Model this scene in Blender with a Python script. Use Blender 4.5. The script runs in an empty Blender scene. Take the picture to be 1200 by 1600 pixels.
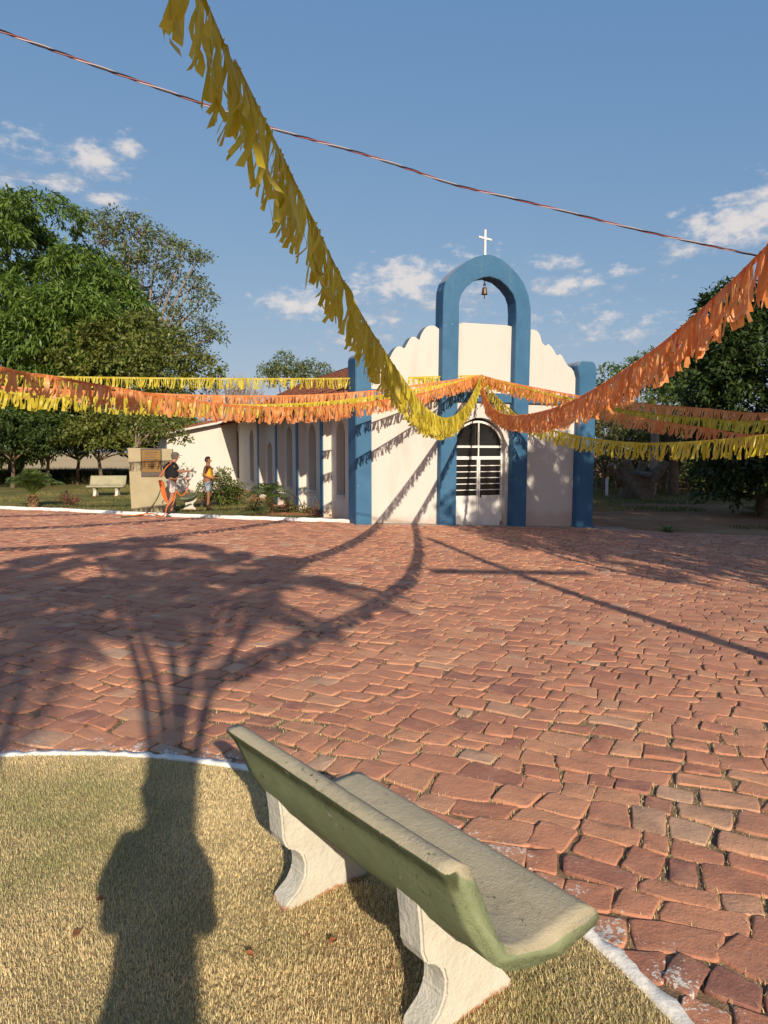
import bpy, bmesh, math, random
import numpy as np
from mathutils import Vector, Matrix
R = math.radians
random.seed(7); rng = np.random.default_rng(7)
scene = bpy.context.scene
COL = scene.collection

# ------------------------------------------------------------------ camera, sky, sun, exposure
H, FPX, HOR = 1.85, 1120.0, 706.0                # eye height, focal length in photo pixels, horizon row
PITCH = math.atan((800 - HOR) / FPX)
cam_d = bpy.data.cameras.new('camera'); cam = bpy.data.objects.new('camera', cam_d); COL.objects.link(cam)
cam.location = (0, 0, H); cam.rotation_euler = (R(90) - PITCH, 0, 0)
cam_d.sensor_fit = 'VERTICAL'; cam_d.sensor_height = 36; cam_d.lens = FPX * 36 / 1600
cam_d.clip_start = 0.05; cam_d.clip_end = 3000
scene.camera = cam

SUN_AZ, SUN_EL = R(-15.5), R(23.5)               # direction the light travels, from +Y towards +X
TRAVEL = Vector((math.sin(SUN_AZ) * math.cos(SUN_EL), math.cos(SUN_AZ) * math.cos(SUN_EL), -math.sin(SUN_EL)))
sl = bpy.data.lights.new('sun', 'SUN'); sl.energy = 5.0; sl.angle = R(0.53); sl.color = (1.0, 0.86, 0.66)
so = bpy.data.objects.new('sun', sl); COL.objects.link(so); so.location = (10, -30, 25)
so.rotation_euler = TRAVEL.to_track_quat('-Z', 'Y').to_euler()

def ray(px, py):
    x = (px - 600) / FPX; y = -(py - 800) / FPX
    return Vector((x, math.cos(PITCH) + y * math.sin(PITCH), -math.sin(PITCH) + y * math.cos(PITCH)))
CAM = Vector((0, 0, H))

world = bpy.data.worlds.new('World'); scene.world = world; world.use_nodes = True
def build_world():
    nt = world.node_tree; N = nt.nodes; L = nt.links; N.clear()
    out = N.new('ShaderNodeOutputWorld'); bg = N.new('ShaderNodeBackground'); bg.inputs[1].default_value = SKY_STR
    sky = N.new('ShaderNodeTexSky'); sky.sky_type = 'NISHITA'; sky.sun_disc = False
    sky.sun_elevation = SUN_EL; sky.sun_rotation = R(164.5)
    sky.air_density = 1.0; sky.dust_density = 1.6; sky.ozone_density = 2.0; sky.altitude = 600
    tc = N.new('ShaderNodeTexCoord'); D = tc.outputs['Generated']
    def math_(op, a, b=None, c=None):
        m = N.new('ShaderNodeMath'); m.operation = op
        for i, v in enumerate((a, b, c)):
            if v is None: continue
            if isinstance(v, (int, float)): m.inputs[i].default_value = v
            else: L.new(v, m.inputs[i])
        return m.outputs[0]
    def dot(vec):
        m = N.new('ShaderNodeVectorMath'); m.operation = 'DOT_PRODUCT'; L.new(D, m.inputs[0]); m.inputs[1].default_value = vec
        return m.outputs['Value']
    # cumulus patches: (direction, half width, half height, strength)
    blobs = []
    for (px, py, w, h, s) in [(150, 250, 44, 26, 1), (200, 229, 30, 15, 1), (100, 285, 36, 15, .85), (168, 311, 36, 14, .9), (25, 225, 70, 26, .5), (15, 275, 55, 28, .55),
                              (468, 476, 70, 24, .95), (405, 478, 26, 10, .6), (630, 440, 80, 34, 1), (700, 470, 90, 36, .65), (755, 425, 80, 34, .55), (600, 490, 130, 40, .5), (560, 532, 80, 18, .6),
                              (893, 446, 62, 17, .95), (865, 412, 38, 12, .7), (1150, 350, 80, 34, 1.05), (1215, 335, 70, 44, 1), (1060, 390, 45, 16, .75), (975, 424, 26, 12, .55),
                              (940, 510, 150, 34, .5), (1036, 437, 16, 8, .5), (830, 500, 90, 26, .4)]:
        blobs.append((ray(px, py).normalized(), w / FPX * 1.08, h / FPX * 1.22, s))
    rr = random.Random(3)
    for k in range(16):                                     # the same kind of sky goes on all round
        az = R(rr.uniform(40, 320)); el = R(rr.uniform(7, 26))
        blobs.append((Vector((math.sin(az) * math.cos(el), math.cos(az) * math.cos(el), math.sin(el))), rr.uniform(.05, .13), rr.uniform(.015, .035), rr.uniform(.6, 1)))
    dens = None; low = None
    for c, w, h, s in blobs:
        rt = Vector((0, 0, 1)).cross(c).normalized() * -1; up = c.cross(rt).normalized(); up = up if up.z > 0 else -up
        x = math_('MULTIPLY', dot(rt), 1 / w); y = math_('MULTIPLY', dot(up), 1 / h)
        # bases are flatter than tops
        off = dot(up).node; y0 = off.outputs['Value']
        cy = math_('SUBTRACT', y0, 0.0); y = math_('MULTIPLY', cy, 1 / h)
        r = math_('SQRT', math_('ADD', math_('MULTIPLY', x, x), math_('MULTIPLY', y, y)))
        front = math_('GREATER_THAN', dot(c), 0.2)
        d = math_('SUBTRACT', math_('MULTIPLY', math_('SUBTRACT', 1.25, r), s), math_('MULTIPLY', math_('SUBTRACT', 1.0, front), 10.0))
        lo = math_('MULTIPLY', math_('MAXIMUM', math_('MULTIPLY', y, -1.0), 0.0), math_('GREATER_THAN', d, 0.0))
        dens = d if dens is None else math_('MAXIMUM', dens, d)
        low = lo if low is None else math_('MAXIMUM', low, lo)
    nz = N.new('ShaderNodeTexNoise'); nz.inputs['Scale'].default_value = 38; nz.inputs['Detail'].default_value = 9; nz.inputs['Roughness'].default_value = .62
    mp = N.new('ShaderNodeMapping'); mp.inputs['Scale'].default_value = (1, 1, 1.9); L.new(D, mp.inputs[0]); L.new(mp.outputs[0], nz.inputs[0])
    nn = math_('MULTIPLY', math_('SUBTRACT', nz.outputs['Fac'], 0.5), 2.6)
    tot = math_('ADD', math_('MAXIMUM', dens, -1.3), nn)
    ms = N.new('ShaderNodeMapRange'); ms.interpolation_type = 'SMOOTHSTEP'; L.new(tot, ms.inputs[0]); ms.inputs[1].default_value = .25; ms.inputs[2].default_value = 1.2; ms.inputs[4].default_value = .85
    # cloud colour: warm white tops, blue grey thin bases
    cr = N.new('ShaderNodeMix'); cr.data_type = 'RGBA'
    cr.inputs[6].default_value = CLOUD_HI; cr.inputs[7].default_value = CLOUD_LO
    lf = math_('ADD', math_('MULTIPLY', low, 1.0), math_('SUBTRACT', 0.55, tot)); lf2 = math_('MINIMUM', math_('MAXIMUM', lf, 0.0), 1.0)
    L.new(lf2, cr.inputs[0])
    # clear-air colour balance of the photograph: less glare low down, a deeper blue overhead
    sc_ = N.new('ShaderNodeSeparateColor'); L.new(sky.outputs[0], sc_.inputs[0]); hs = N.new('ShaderNodeCombineColor')
    for ch, (g_, k_) in enumerate(((.71, 1.06), (.47, 1.62), (.25, 2.87))): L.new(math_('MULTIPLY', math_('POWER', sc_.outputs[ch], g_), k_), hs.inputs[ch])
    mx = N.new('ShaderNodeMix'); mx.data_type = 'RGBA'; L.new(ms.outputs[0], mx.inputs[0]); L.new(hs.outputs[0], mx.inputs[6]); L.new(cr.outputs[2], mx.inputs[7])
    L.new(mx.outputs[2], bg.inputs[0]); L.new(bg.outputs[0], out.inputs[0])
SKY_STR = 0.115
CLOUD_HI = (6.3, 5.8, 5.5, 1); CLOUD_LO = (3.3, 3.6, 4.2, 1)
build_world()
vs = scene.view_settings; vs.view_transform = 'Standard'; vs.look = 'None'; vs.exposure = 0.17; vs.gamma = 1.0; vs.use_curve_mapping = False

# ------------------------------------------------------------------ helpers: pixels of the photograph to places
def on_z(px, py, z=0.0):
    r = ray(px, py); t = (z - H) / r.z; return CAM + r * t
def on_y(px, py, y):
    r = ray(px, py); return CAM + r * (y / r.y)
def on_plane(px, py, p0, n):
    r = ray(px, py); return CAM + r * ((p0 - CAM).dot(n) / r.dot(n))
def sstep(x, a, b):
    t = min(1, max(0, (x - a) / (b - a))); return t * t * (3 - 2 * t)
def gz(x, y):                                     # the plaza falls gently to the right in front of the chapel
    return -0.06 * min(8.5, max(0.0, x + 0.3)) * sstep(y, 3.5, 13)
def on_ground(px, py):
    z = 0
    for _ in range(12): p = on_z(px, py, z); z = gz(p.x, p.y)
    return p
def pix(p):
    d = Vector(p) - CAM; f = Vector((0, math.cos(PITCH), -math.sin(PITCH))); u = Vector((0, math.sin(PITCH), math.cos(PITCH)))
    dd = d.dot(f); return (600 + FPX * d.x / dd, 800 - FPX * d.dot(u) / dd, dd)

# ------------------------------------------------------------------ helpers: meshes and objects
class MB:
    def __init__(s): s.v = []; s.f = []; s.m = []
    def add(s, vs, fs, mi=0):
        o = len(s.v); s.v += [tuple(v) for v in vs]; s.f += [tuple(i + o for i in f) for f in fs]; s.m += [mi] * len(fs); return s
    def box(s, c, d, mi=0, rz=0.0):
        x, y, z = d[0] / 2, d[1] / 2, d[2] / 2
        ca, sa = math.cos(rz), math.sin(rz)
        vs = [(c[0] + ca * i * x - sa * j * y, c[1] + sa * i * x + ca * j * y, c[2] + k * z) for i in (-1, 1) for j in (-1, 1) for k in (-1, 1)]
        return s.add(vs, [(0, 1, 3, 2), (4, 6, 7, 5), (0, 4, 5, 1), (2, 3, 7, 6), (0, 2, 6, 4), (1, 5, 7, 3)], mi)
    def prism(s, poly, y0, y1, fn=lambda a, y, b: (a, y, b), mi=0, side_mi=None):
        n = len(poly); vs = [fn(a, y0, b) for a, b in poly] + [fn(a, y1, b) for a, b in poly]
        s.add(vs, [tuple(range(n)), tuple(range(2 * n - 1, n - 1, -1))], mi)
        o = len(s.v) - 2 * n
        for i in range(n):
            j = (i + 1) % n; s.f.append((o + i, o + n + i, o + n + j, o + j)); s.m.append(mi if side_mi is None else side_mi)
        return s
    def tube(s, pts, rad, n=8, mi=0, cap=True):
        pts = [Vector(p) for p in pts]; k = len(pts)
        if isinstance(rad, (int, float)): rad = [rad] * k
        o = len(s.v); prev = None
        for i, p in enumerate(pts):
            t = (pts[min(i + 1, k - 1)] - pts[max(i - 1, 0)]).normalized()
            if prev is None:
                a = t.orthogonal().normalized()
            else:
                a = (prev - t * prev.dot(t)); a = a.normalized() if a.length > 1e-6 else t.orthogonal().normalized()
            prev = a; b = t.cross(a)
            for j in range(n):
                th = 2 * math.pi * j / n; s.v.append(tuple(p + (a * math.cos(th) + b * math.sin(th)) * rad[i]))
        for i in range(k - 1):
            for j in range(n):
                s.f.append((o + i * n + j, o + i * n + (j + 1) % n, o + (i + 1) * n + (j + 1) % n, o + (i + 1) * n + j)); s.m.append(mi)
        if cap:
            s.f.append(tuple(o + j for j in range(n - 1, -1, -1))); s.f.append(tuple(o + (k - 1) * n + j for j in range(n))); s.m += [mi, mi]
        return s
    def lathe(s, prof, c, n=16, mi=0):
        o = len(s.v)
        for r, z in prof:
            for j in range(n):
                th = 2 * math.pi * j / n; s.v.append((c[0] + r * math.cos(th), c[1] + r * math.sin(th), c[2] + z))
        for i in range(len(prof) - 1):
            for j in range(n):
                s.f.append((o + i * n + j, o + i * n + (j + 1) % n, o + (i + 1) * n + (j + 1) % n, o + (i + 1) * n + j)); s.m.append(mi)
        return s
    def mesh(s, name, mats, smooth=False):
        me = bpy.data.meshes.new(name); me.from_pydata(s.v, [], s.f)
        for m in (mats if isinstance(mats, (list, tuple)) else [mats]): me.materials.append(m)
        if any(s.m): me.polygons.foreach_set('material_index', s.m)
        bm = bmesh.new(); bm.from_mesh(me); bmesh.ops.recalc_face_normals(bm, faces=bm.faces); bm.to_mesh(me); bm.free()
        if smooth: me.polygons.foreach_set('use_smooth', [True] * len(me.polygons))
        me.update(); return me
    def build(s, name, mats, parent=None, smooth=False, bevel=0, seg=2, ang=40):
        me = s.mesh(name, mats, smooth)
        if bevel:
            bm = bmesh.new(); bm.from_mesh(me)
            ed = [e for e in bm.edges if len(e.link_faces) == 2 and e.calc_face_angle(0) > R(ang)]
            bmesh.ops.bevel(bm, geom=ed, offset=bevel, segments=seg, affect='EDGES', clamp_overlap=True); bm.to_mesh(me); bm.free()
        return link(name, me, parent)
def link(name, me, parent=None):
    o = bpy.data.objects.new(name, me); COL.objects.link(o)
    if parent: o.parent = parent
    return o
def tag(o, label, cat=None, group=None, kind=None):
    if label: o['label'] = label
    if cat: o['category'] = cat
    if group: o['group'] = group
    if kind: o['kind'] = kind
    return o
def thing(name, label, cat, loc=(0, 0, 0), rz=0.0, group=None):
    o = bpy.data.objects.new(name, None); COL.objects.link(o); o.location = loc; o.rotation_euler = (0, 0, rz); o.empty_display_size = .3
    return tag(o, label, cat, group)
def np_mesh(name, V, quads=None, tris=None, mat=None, tone=None, smooth=False):
    V = np.asarray(V, dtype=np.float32); me = bpy.data.meshes.new(name); me.vertices.add(len(V)); me.vertices.foreach_set('co', V.ravel())
    parts = []; starts = []; tot = []; o = 0
    for arr, k in ((quads, 4), (tris, 3)):
        if arr is None or len(arr) == 0: continue
        arr = np.asarray(arr, dtype=np.int32); parts.append(arr.ravel()); starts.append(o + np.arange(len(arr)) * k); tot.append(np.full(len(arr), k)); o += arr.size
    idx = np.concatenate(parts).astype(np.int32)
    me.loops.add(len(idx)); me.loops.foreach_set('vertex_index', idx)
    st = np.concatenate(starts).astype(np.int32); me.polygons.add(len(st)); me.polygons.foreach_set('loop_start', st); me.polygons.foreach_set('loop_total', np.concatenate(tot).astype(np.int32))
    if tone is not None:
        a = me.attributes.new('tone', 'FLOAT', 'POINT'); a.data.foreach_set('value', np.asarray(tone, dtype=np.float32))
    if mat: me.materials.append(mat)
    me.update(calc_edges=True)
    if smooth: me.polygons.foreach_set('use_smooth', [True] * len(me.polygons))
    return me

# ------------------------------------------------------------------ materials
class NT:
    def __init__(s, name):
        s.m = bpy.data.materials.new(name); s.m.use_nodes = True; s.t = s.m.node_tree; s.N = s.t.nodes; s.L = s.t.links
        s.b = s.N['Principled BSDF']; s.out = s.N['Material Output']; s.geo = None
    def n(s, typ, **kw):
        x = s.N.new('ShaderNode' + typ)
        for k, v in kw.items(): setattr(x, k, v)
        return x
    def put(s, sock, v):
        if v is None: return
        if hasattr(v, 'links'): s.L.new(v, sock)
        else: sock.default_value = v
    def pos(s):
        if s.geo is None: s.geo = s.n('NewGeometry')
        return s.geo.outputs['Position']
    def obj(s): return s.n('TexCoord').outputs['Object']
    def noise(s, scale, detail=4, rough=.55, vec=None, dist=0):
        x = s.n('TexNoise'); x.inputs['Scale'].default_value = scale; x.inputs['Detail'].default_value = detail; x.inputs['Roughness'].default_value = rough; x.inputs['Distortion'].default_value = dist
        s.L.new(vec if vec is not None else s.pos(), x.inputs['Vector']); return x.outputs['Fac']
    def ramp(s, fac, stops):
        x = s.n('ValToRGB'); e = x.color_ramp.elements
        while len(e) < len(stops): e.new(.5)
        for i, (p, c) in enumerate(stops): e[i].position = p; e[i].color = (*c, 1) if len(c) == 3 else c
        s.L.new(fac, x.inputs[0]); return x.outputs[0]
    def mask(s, fac, a, b):
        x = s.n('MapRange'); x.interpolation_type = 'SMOOTHSTEP'; s.L.new(fac, x.inputs[0]); x.inputs[1].default_value = a; x.inputs[2].default_value = b; return x.outputs[0]
    def mix(s, fac, a, b, typ='MIX'):
        x = s.n('Mix'); x.data_type = 'RGBA'; x.blend_type = typ
        s.put(x.inputs[0], fac)
        for i, v in ((6, a), (7, b)): s.put(x.inputs[i], (*v, 1) if isinstance(v, tuple) and len(v) == 3 else v)
        return x.outputs[2]
    def mth(s, op, a, b=0.0):
        x = s.n('Math'); x.operation = op; s.put(x.inputs[0], a); s.put(x.inputs[1], b); return x.outputs[0]
    def attr(s, name):
        x = s.n('Attribute'); x.attribute_name = name; return x.outputs['Fac']
    def bump(s, h, strength=.3, dist=.02, prev=None):
        x = s.n('Bump'); x.inputs['Strength'].default_value = strength; x.inputs['Distance'].default_value = dist; s.L.new(h, x.inputs['Height'])
        if prev is not None: s.L.new(prev, x.inputs['Normal'])
        return x.outputs[0]
    def fin(s, col, rough=.8, nrm=None, spec=.3, metal=0.0):
        s.put(s.b.inputs['Base Color'], (*col, 1) if isinstance(col, tuple) and len(col) == 3 else col)
        s.put(s.b.inputs['Roughness'], rough); s.b.inputs['Specular IOR Level'].default_value = spec; s.b.inputs['Metallic'].default_value = metal
        if nrm is not None: s.L.new(nrm, s.b.inputs['Normal'])
        return s.m
    def leafy(s, col, trans=.35, rough=.5, tcol=None, spec=.25):
        s.fin(col, rough, spec=spec); tr = s.n('BsdfTranslucent'); s.put(tr.inputs[0], tcol if tcol is not None else col)
        mx = s.n('MixShader'); mx.inputs[0].default_value = trans; s.L.new(s.b.outputs[0], mx.inputs[1]); s.L.new(tr.outputs[0], mx.inputs[2]); s.L.new(mx.outputs[0], s.out.inputs[0]); return s.m
def plain(name, c, rough=.7, var=.12, scale=8, bump=.1, bs=60, spec=.3, metal=0, obj=False):
    t = NT(name); v = t.obj() if obj else None
    n = t.noise(scale, 5, .6, v); lo = tuple(x * (1 - var) for x in c); hi = tuple(min(1, x * (1 + var)) for x in c)
    return t.fin(t.ramp(n, [(.3, lo), (.7, hi)]), rough, t.bump(t.noise(bs, 4, .6, v), bump, .01) if bump else None, spec, metal)
def plaster(name, c, stain, amt=.5, soil=(.42, .22, .13)):
    t = NT(name); p = t.pos()
    sep = t.n('SeparateXYZ'); t.L.new(p, sep.inputs[0])
    mp = t.n('Mapping'); mp.inputs['Scale'].default_value = (1, 1, .25); t.L.new(p, mp.inputs[0])
    n1 = t.noise(1.3, 6, .65, mp.outputs[0]); n2 = t.noise(9, 5, .6)
    col = t.mix(t.mth('MULTIPLY', t.mask(n1, .5, .78), amt), c, stain)
    col = t.mix(t.mth('MULTIPLY', t.mask(n2, .62, .75), .25), col, stain)
    # red earth splashed up the foot of the wall
    foot = t.mth('ADD', sep.outputs['Z'], t.mth('MULTIPLY', t.noise(3.5, 5, .7), -.5))
    col = t.mix(t.mth('MULTIPLY', t.mask(t.mth('MULTIPLY', foot, -1.0), -.02, .30), .4), col, soil)
    chip = t.mask(t.noise(23, 2, .5), .735, .75)
    nb = t.bump(t.noise(5, 6, .65), .35, .03); nb = t.bump(t.noise(70, 4, .6), .25, .006, nb)
    return t.fin(col, .75, nb, .25), t
WHITE, _ = plaster('white_limewash', (.56, .545, .515), (.41, .39, .35), .6)
WHITE2, _ = plaster('side_wall_limewash', (.60, .57, .52), (.45, .41, .345), .5)
def blue_paint():
    t = NT('blue_paint'); p = t.pos()
    n1 = t.noise(2.1, 6, .65); col = t.ramp(n1, [(.3, (.030, .110, .222)), (.7, (.046, .146, .272))])
    chips = t.mask(t.noise(13, 3, .55), .745, .755)
    sep = t.n('SeparateXYZ'); t.L.new(p, sep.inputs[0])
    col = t.mix(t.mth('MULTIPLY', t.mask(t.noise(4, 6, .7), .55, .8), .3), col, (.10, .20, .30))
    gn = t.n('NewGeometry'); sn = t.n('SeparateXYZ'); t.L.new(gn.outputs['Normal'], sn.inputs[0])
    worn = t.mask(t.mth('ADD', sn.outputs['Z'], t.mth('MULTIPLY', t.mth('SUBTRACT', t.noise(5, 6, .7), .5), 1.2)), .25, .6)
    col = t.mix(t.mth('MULTIPLY', worn, .75), col, (.40, .42, .42))                                  # rain has worn the upper faces
    mp = t.n('Mapping'); mp.inputs['Scale'].default_value = (6, 6, .5); t.L.new(p, mp.inputs[0])
    col = t.mix(t.mth('MULTIPLY', t.mask(t.noise(1.0, 5, .65, mp.outputs[0]), .52, .75), .35), col, (.10, .19, .27))
    col = t.mix(chips, col, (.62, .64, .64))
    nb = t.bump(t.noise(6, 5, .6), .3, .02); nb = t.bump(t.noise(80, 4, .6), .2, .005, nb)
    return t.fin(col, .6, nb, .35)
BLUE = blue_paint()
COPING = plain('grey_blue_edge', (.16, .20, .25), .8, .25, 5)
WHITEPAINT = plain('white_gloss_paint', (.74, .73, .70), .4, .06, 6, .05)
GLASS = NT('dark_glass').fin((.012, .013, .012), .12, None, .6)
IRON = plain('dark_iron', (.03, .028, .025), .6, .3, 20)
BRONZE = plain('old_bronze', (.16, .10, .055), .45, .35, 25, .2, 60, .5, .6)
def tile_mat():
    t = NT('clay_roof_tile'); oi = t.n('ObjectInfo'); v = t.obj()
    r = t.mth('ADD', t.mth('MULTIPLY', oi.outputs['Random'], .6), t.mth('MULTIPLY', t.noise(2.3, 4, .6), .6))
    col = t.ramp(r, [(.2, (.13, .05, .035)), (.55, (.27, .095, .055)), (.9, (.36, .15, .09))])
    col = t.mix(t.mth('MULTIPLY', t.mask(t.noise(9, 5, .7), .52, .7), .6), col, (.07, .05, .04))
    return t.fin(col, .85, t.bump(t.noise(40, 4, .6), .4, .01), .2)
TILE = tile_mat()
def stone_mat():
    t = NT('red_sandstone_sett'); p = t.pos(); tone = t.attr('tone')
    n = t.noise(7, 6, .65)
    base = t.ramp(tone, [(0, (.34, .155, .115)), (.22, (.47, .205, .130)), (.5, (.56, .255, .155)), (.8, (.60, .30, .175)), (1, (.56, .36, .24))])
    col = t.mix(t.mth('MULTIPLY', t.mask(n, .45, .75), .5), base, (.58, .32, .21))
    col = t.mix(t.mth('MULTIPLY', t.mask(t.noise(2.1, 5, .65), .52, .72), .45), col, (.24, .125, .09))
    col = t.mix(t.mth('MULTIPLY', t.mask(t.noise(31, 5, .7), .55, .72), .35), col, (.22, .115, .085))
    col = t.mix(t.mth('MULTIPLY', t.mask(t.noise(.9, 5, .7), .5, .7), .35), col, (.50, .30, .20))     # trodden dust
    # limewash splashes left beside the painted kerb of the lawn
    sub = t.n('VectorMath', operation='SUBTRACT'); t.L.new(p, sub.inputs[0]); sub.inputs[1].default_value = (LCX, LCY, 0)
    sc = t.n('VectorMath', operation='MULTIPLY'); t.L.new(sub.outputs[0], sc.inputs[0]); sc.inputs[1].default_value = (1, 1, 0)
    ln = t.n('VectorMath', operation='LENGTH'); t.L.new(sc.outputs[0], ln.inputs[0])
    near = t.mth('SUBTRACT', 1.0, t.mask(ln.outputs['Value'], LR + .02, LR + .42))
    sp = t.mth('ADD', t.mth('MULTIPLY', t.noise(60, 3, .6), .75), t.mth('MULTIPLY', t.noise(7, 2, .5), .42))
    spl = t.mask(t.mth('ADD', sp, t.mth('MULTIPLY', near, .15)), .79, .81)
    col = t.mix(t.mth('MULTIPLY', spl, t.mask(near, .02, .2)), col, (.72, .69, .64))
    nb = t.bump(t.noise(9, 8, .72), .55, .02); nb = t.bump(t.noise(60, 6, .7), .8, .007, nb)
    return t.fin(col, .8, nb, .25)
LCX, LCY, LR = -1.92, 1.22, 3.04                                  # the round lawn beside the viewer
STONE = stone_mat()
def bed_mat():
    t = NT('joint_soil'); n = t.noise(5, 6, .7)
    col = t.ramp(n, [(.3, (.13, .115, .09)), (.45, (.24, .16, .10)), (.6, (.38, .26, .155)), (.75, (.20, .19, .15))])
    return t.fin(col, .95, t.bump(t.noise(60, 5, .7), .8, .02), .1)
BED = bed_mat()
def dirt_mat():
    t = NT('red_earth'); n = t.noise(.35, 6, .65); n2 = t.noise(4, 6, .7)
    col = t.ramp(n, [(.3, (.26, .105, .055)), (.5, (.36, .17, .09)), (.68, (.42, .27, .14))])
    col = t.mix(t.mth('MULTIPLY', t.mask(n2, .5, .7), .5), col, (.16, .13, .05))
    col = t.mix(t.mth('MULTIPLY', t.mask(t.noise(30, 5, .7), .5, .7), .4), col, (.38, .27, .15))
    return t.fin(col, .95, t.bump(t.noise(18, 6, .7), .8, .05), .1)
DIRT = dirt_mat()
def garden_mat():
    t = NT('garden_turf'); n = t.noise(.8, 6, .65)
    col = t.ramp(n, [(.3, (.10, .12, .035)), (.5, (.17, .16, .055)), (.66, (.30, .20, .09))])
    col = t.mix(t.mth('MULTIPLY', t.mask(t.noise(25, 5, .7), .5, .7), .5), col, (.07, .09, .025))
    return t.fin(col, .95, t.bump(t.noise(40, 6, .7), .9, .03), .1)
GARDEN = garden_mat()
def field_mat():
    t = NT('dry_field'); n = t.noise(.06, 6, .65)
    return t.fin(t.ramp(n, [(.3, (.50, .36, .19)), (.7, (.60, .46, .26))]), .95, t.bump(t.noise(3, 6, .7), .5, .1), .1)
FIELD = field_mat()
def turf_mat():
    t = NT('dry_turf_soil'); n = t.noise(3, 6, .65)
    col = t.ramp(n, [(.3, (.42, .31, .16)), (.7, (.56, .43, .24))])
    # whitewash spilt round the feet of the bench
    return t.fin(col, .95, t.bump(t.noise(90, 5, .7), 1, .02), .1)
TURF = turf_mat()
def grass_mat(name, dry, green, trans=.3):
    t = NT(name); tone = t.attr('tone')
    col = t.ramp(tone, [(0, green), (.35, tuple(.6 * a + .4 * b for a, b in zip(green, dry))), (.6, dry), (.94, tuple(min(1, x * 1.3) for x in dry)), (.97, (.27, .10, .045)), (1, (.30, .11, .05))])
    return t.leafy(col, trans, .6)
GRASS = grass_mat('dry_lawn_blades', (.78, .64, .37), (.34, .38, .14))
GREENGRASS = grass_mat('green_grass_blades', (.26, .22, .08), (.075, .12, .03))
SHADEGRASS = grass_mat('shaded_undergrowth_blades', (.05, .05, .02), (.02, .03, .01), .15)  # near-black blades: the shade under the trees is put into their colour
LIME = plain('limewashed_mortar', (.88, .85, .79), .85, .12, 9, .5, 45)
CONCRETE = plain('grey_concrete', (.30, .27, .23), .9, .2, 4, .4, 40)
def bench_mat(name, green, bare, edge=0.5):
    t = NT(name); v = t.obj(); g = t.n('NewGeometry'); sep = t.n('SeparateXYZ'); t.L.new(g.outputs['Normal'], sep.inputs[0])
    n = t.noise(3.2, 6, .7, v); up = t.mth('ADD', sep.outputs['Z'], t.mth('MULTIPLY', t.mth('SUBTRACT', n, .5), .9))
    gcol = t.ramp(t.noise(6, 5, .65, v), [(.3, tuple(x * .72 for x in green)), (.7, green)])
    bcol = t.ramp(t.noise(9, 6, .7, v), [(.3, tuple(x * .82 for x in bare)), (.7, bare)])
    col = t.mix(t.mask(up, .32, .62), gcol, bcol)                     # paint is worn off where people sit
    col = t.mix(t.mth('MULTIPLY', t.mask(t.noise(38, 5, .7, v), .57, .66), t.mask(t.noise(3.7, 4, .6, v), .5, .62)), col, (.075, .09, .05))
    so3 = t.n('SeparateXYZ'); t.L.new(v, so3.inputs[0])
    band = t.mth('MULTIPLY', t.mask(t.mth('ADD', so3.outputs['Z'], t.mth('MULTIPLY', t.noise(11, 5, .7, v), .10)), .71, .775), t.mask(t.mth('MULTIPLY', so3.outputs['Y'], -1.0), .04, .06))
    band = t.mth('MULTIPLY', band, t.mth('SUBTRACT', 1.0, t.mask(sep.outputs['Z'], .3, .7)))
    col = t.mix(t.mth('MULTIPLY', band, .85), col, (.05, .06, .03))
    col = t.mix(t.mask(t.noise(14, 4, .6, v), .70, .72), col, (.42, .30, .15))
    chip = t.mask(t.mth('ADD', t.noise(9, 6, .75, v), t.mth('MULTIPLY', t.noise(2.3, 3, .5, v), .35)), .80, .83)
    col = t.mix(chip, col, (.40, .37, .31))                                                        # paint gone to bare concrete
    col = t.mix(t.mth('MULTIPLY', t.mask(t.noise(1.7, 6, .75, v), .5, .72), .45), col, (.19, .19, .115))
    nb = t.bump(t.noise(30, 7, .72, v), .6, .010); nb = t.bump(t.noise(130, 4, .65, v), .6, .005, nb)
    return t.fin(col, .9, nb, .15)
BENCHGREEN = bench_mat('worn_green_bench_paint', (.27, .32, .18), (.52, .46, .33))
BENCHBEIGE = plain('beige_bench_paint', (.34, .31, .20), .8, .15, 5, .3, 50)
BENCHDARK = bench_mat('dark_green_bench_paint', (.12, .16, .09), (.16, .17, .11))
def leg_mat():
    t = NT('limewashed_bench_leg'); v = t.obj(); sep = t.n('SeparateXYZ'); t.L.new(v, sep.inputs[0])
    foot = t.mth('ADD', sep.outputs['Z'], t.mth('MULTIPLY', t.noise(14, 5, .7, v), -.13))
    col = t.mix(t.mask(t.mth('MULTIPLY', foot, -1.0), .035, .06), t.ramp(t.noise(7, 5, .6, v), [(.3, (.54, .52, .45)), (.7, (.62, .60, .53))]), (.36, .17, .08))
    col = t.mix(t.mth('MULTIPLY', t.mask(t.noise(5, 6, .75, v), .52, .72), .35), col, (.40, .34, .25))
    nb = t.bump(t.noise(13, 6, .7, v), .8, .02); nb = t.bump(t.noise(110, 4, .6, v), .35, .004, nb)
    return t.fin(col, .85, nb, .2)
BENCHLEG = leg_mat()
def leaf_mat(name, cols, trans=.3):
    t = NT(name); g = t.n('NewGeometry'); r = t.mth('ADD', t.mth('MULTIPLY', g.outputs['Random Per Island'], .7), t.mth('MULTIPLY', t.noise(.5, 3, .6), .35))
    c = t.ramp(r, [(.1 + .8 * i / (len(cols) - 1), x) for i, x in enumerate(cols)])
    return t.leafy(c, trans, .42, spec=.35)
MANGO = leaf_mat('mango_leaves', [(.065, .12, .022), (.11, .19, .034), (.18, .265, .05)], .3)
AIRY = leaf_mat('grey_green_leaves', [(.095, .13, .045), (.15, .19, .07), (.21, .24, .095)])
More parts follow.
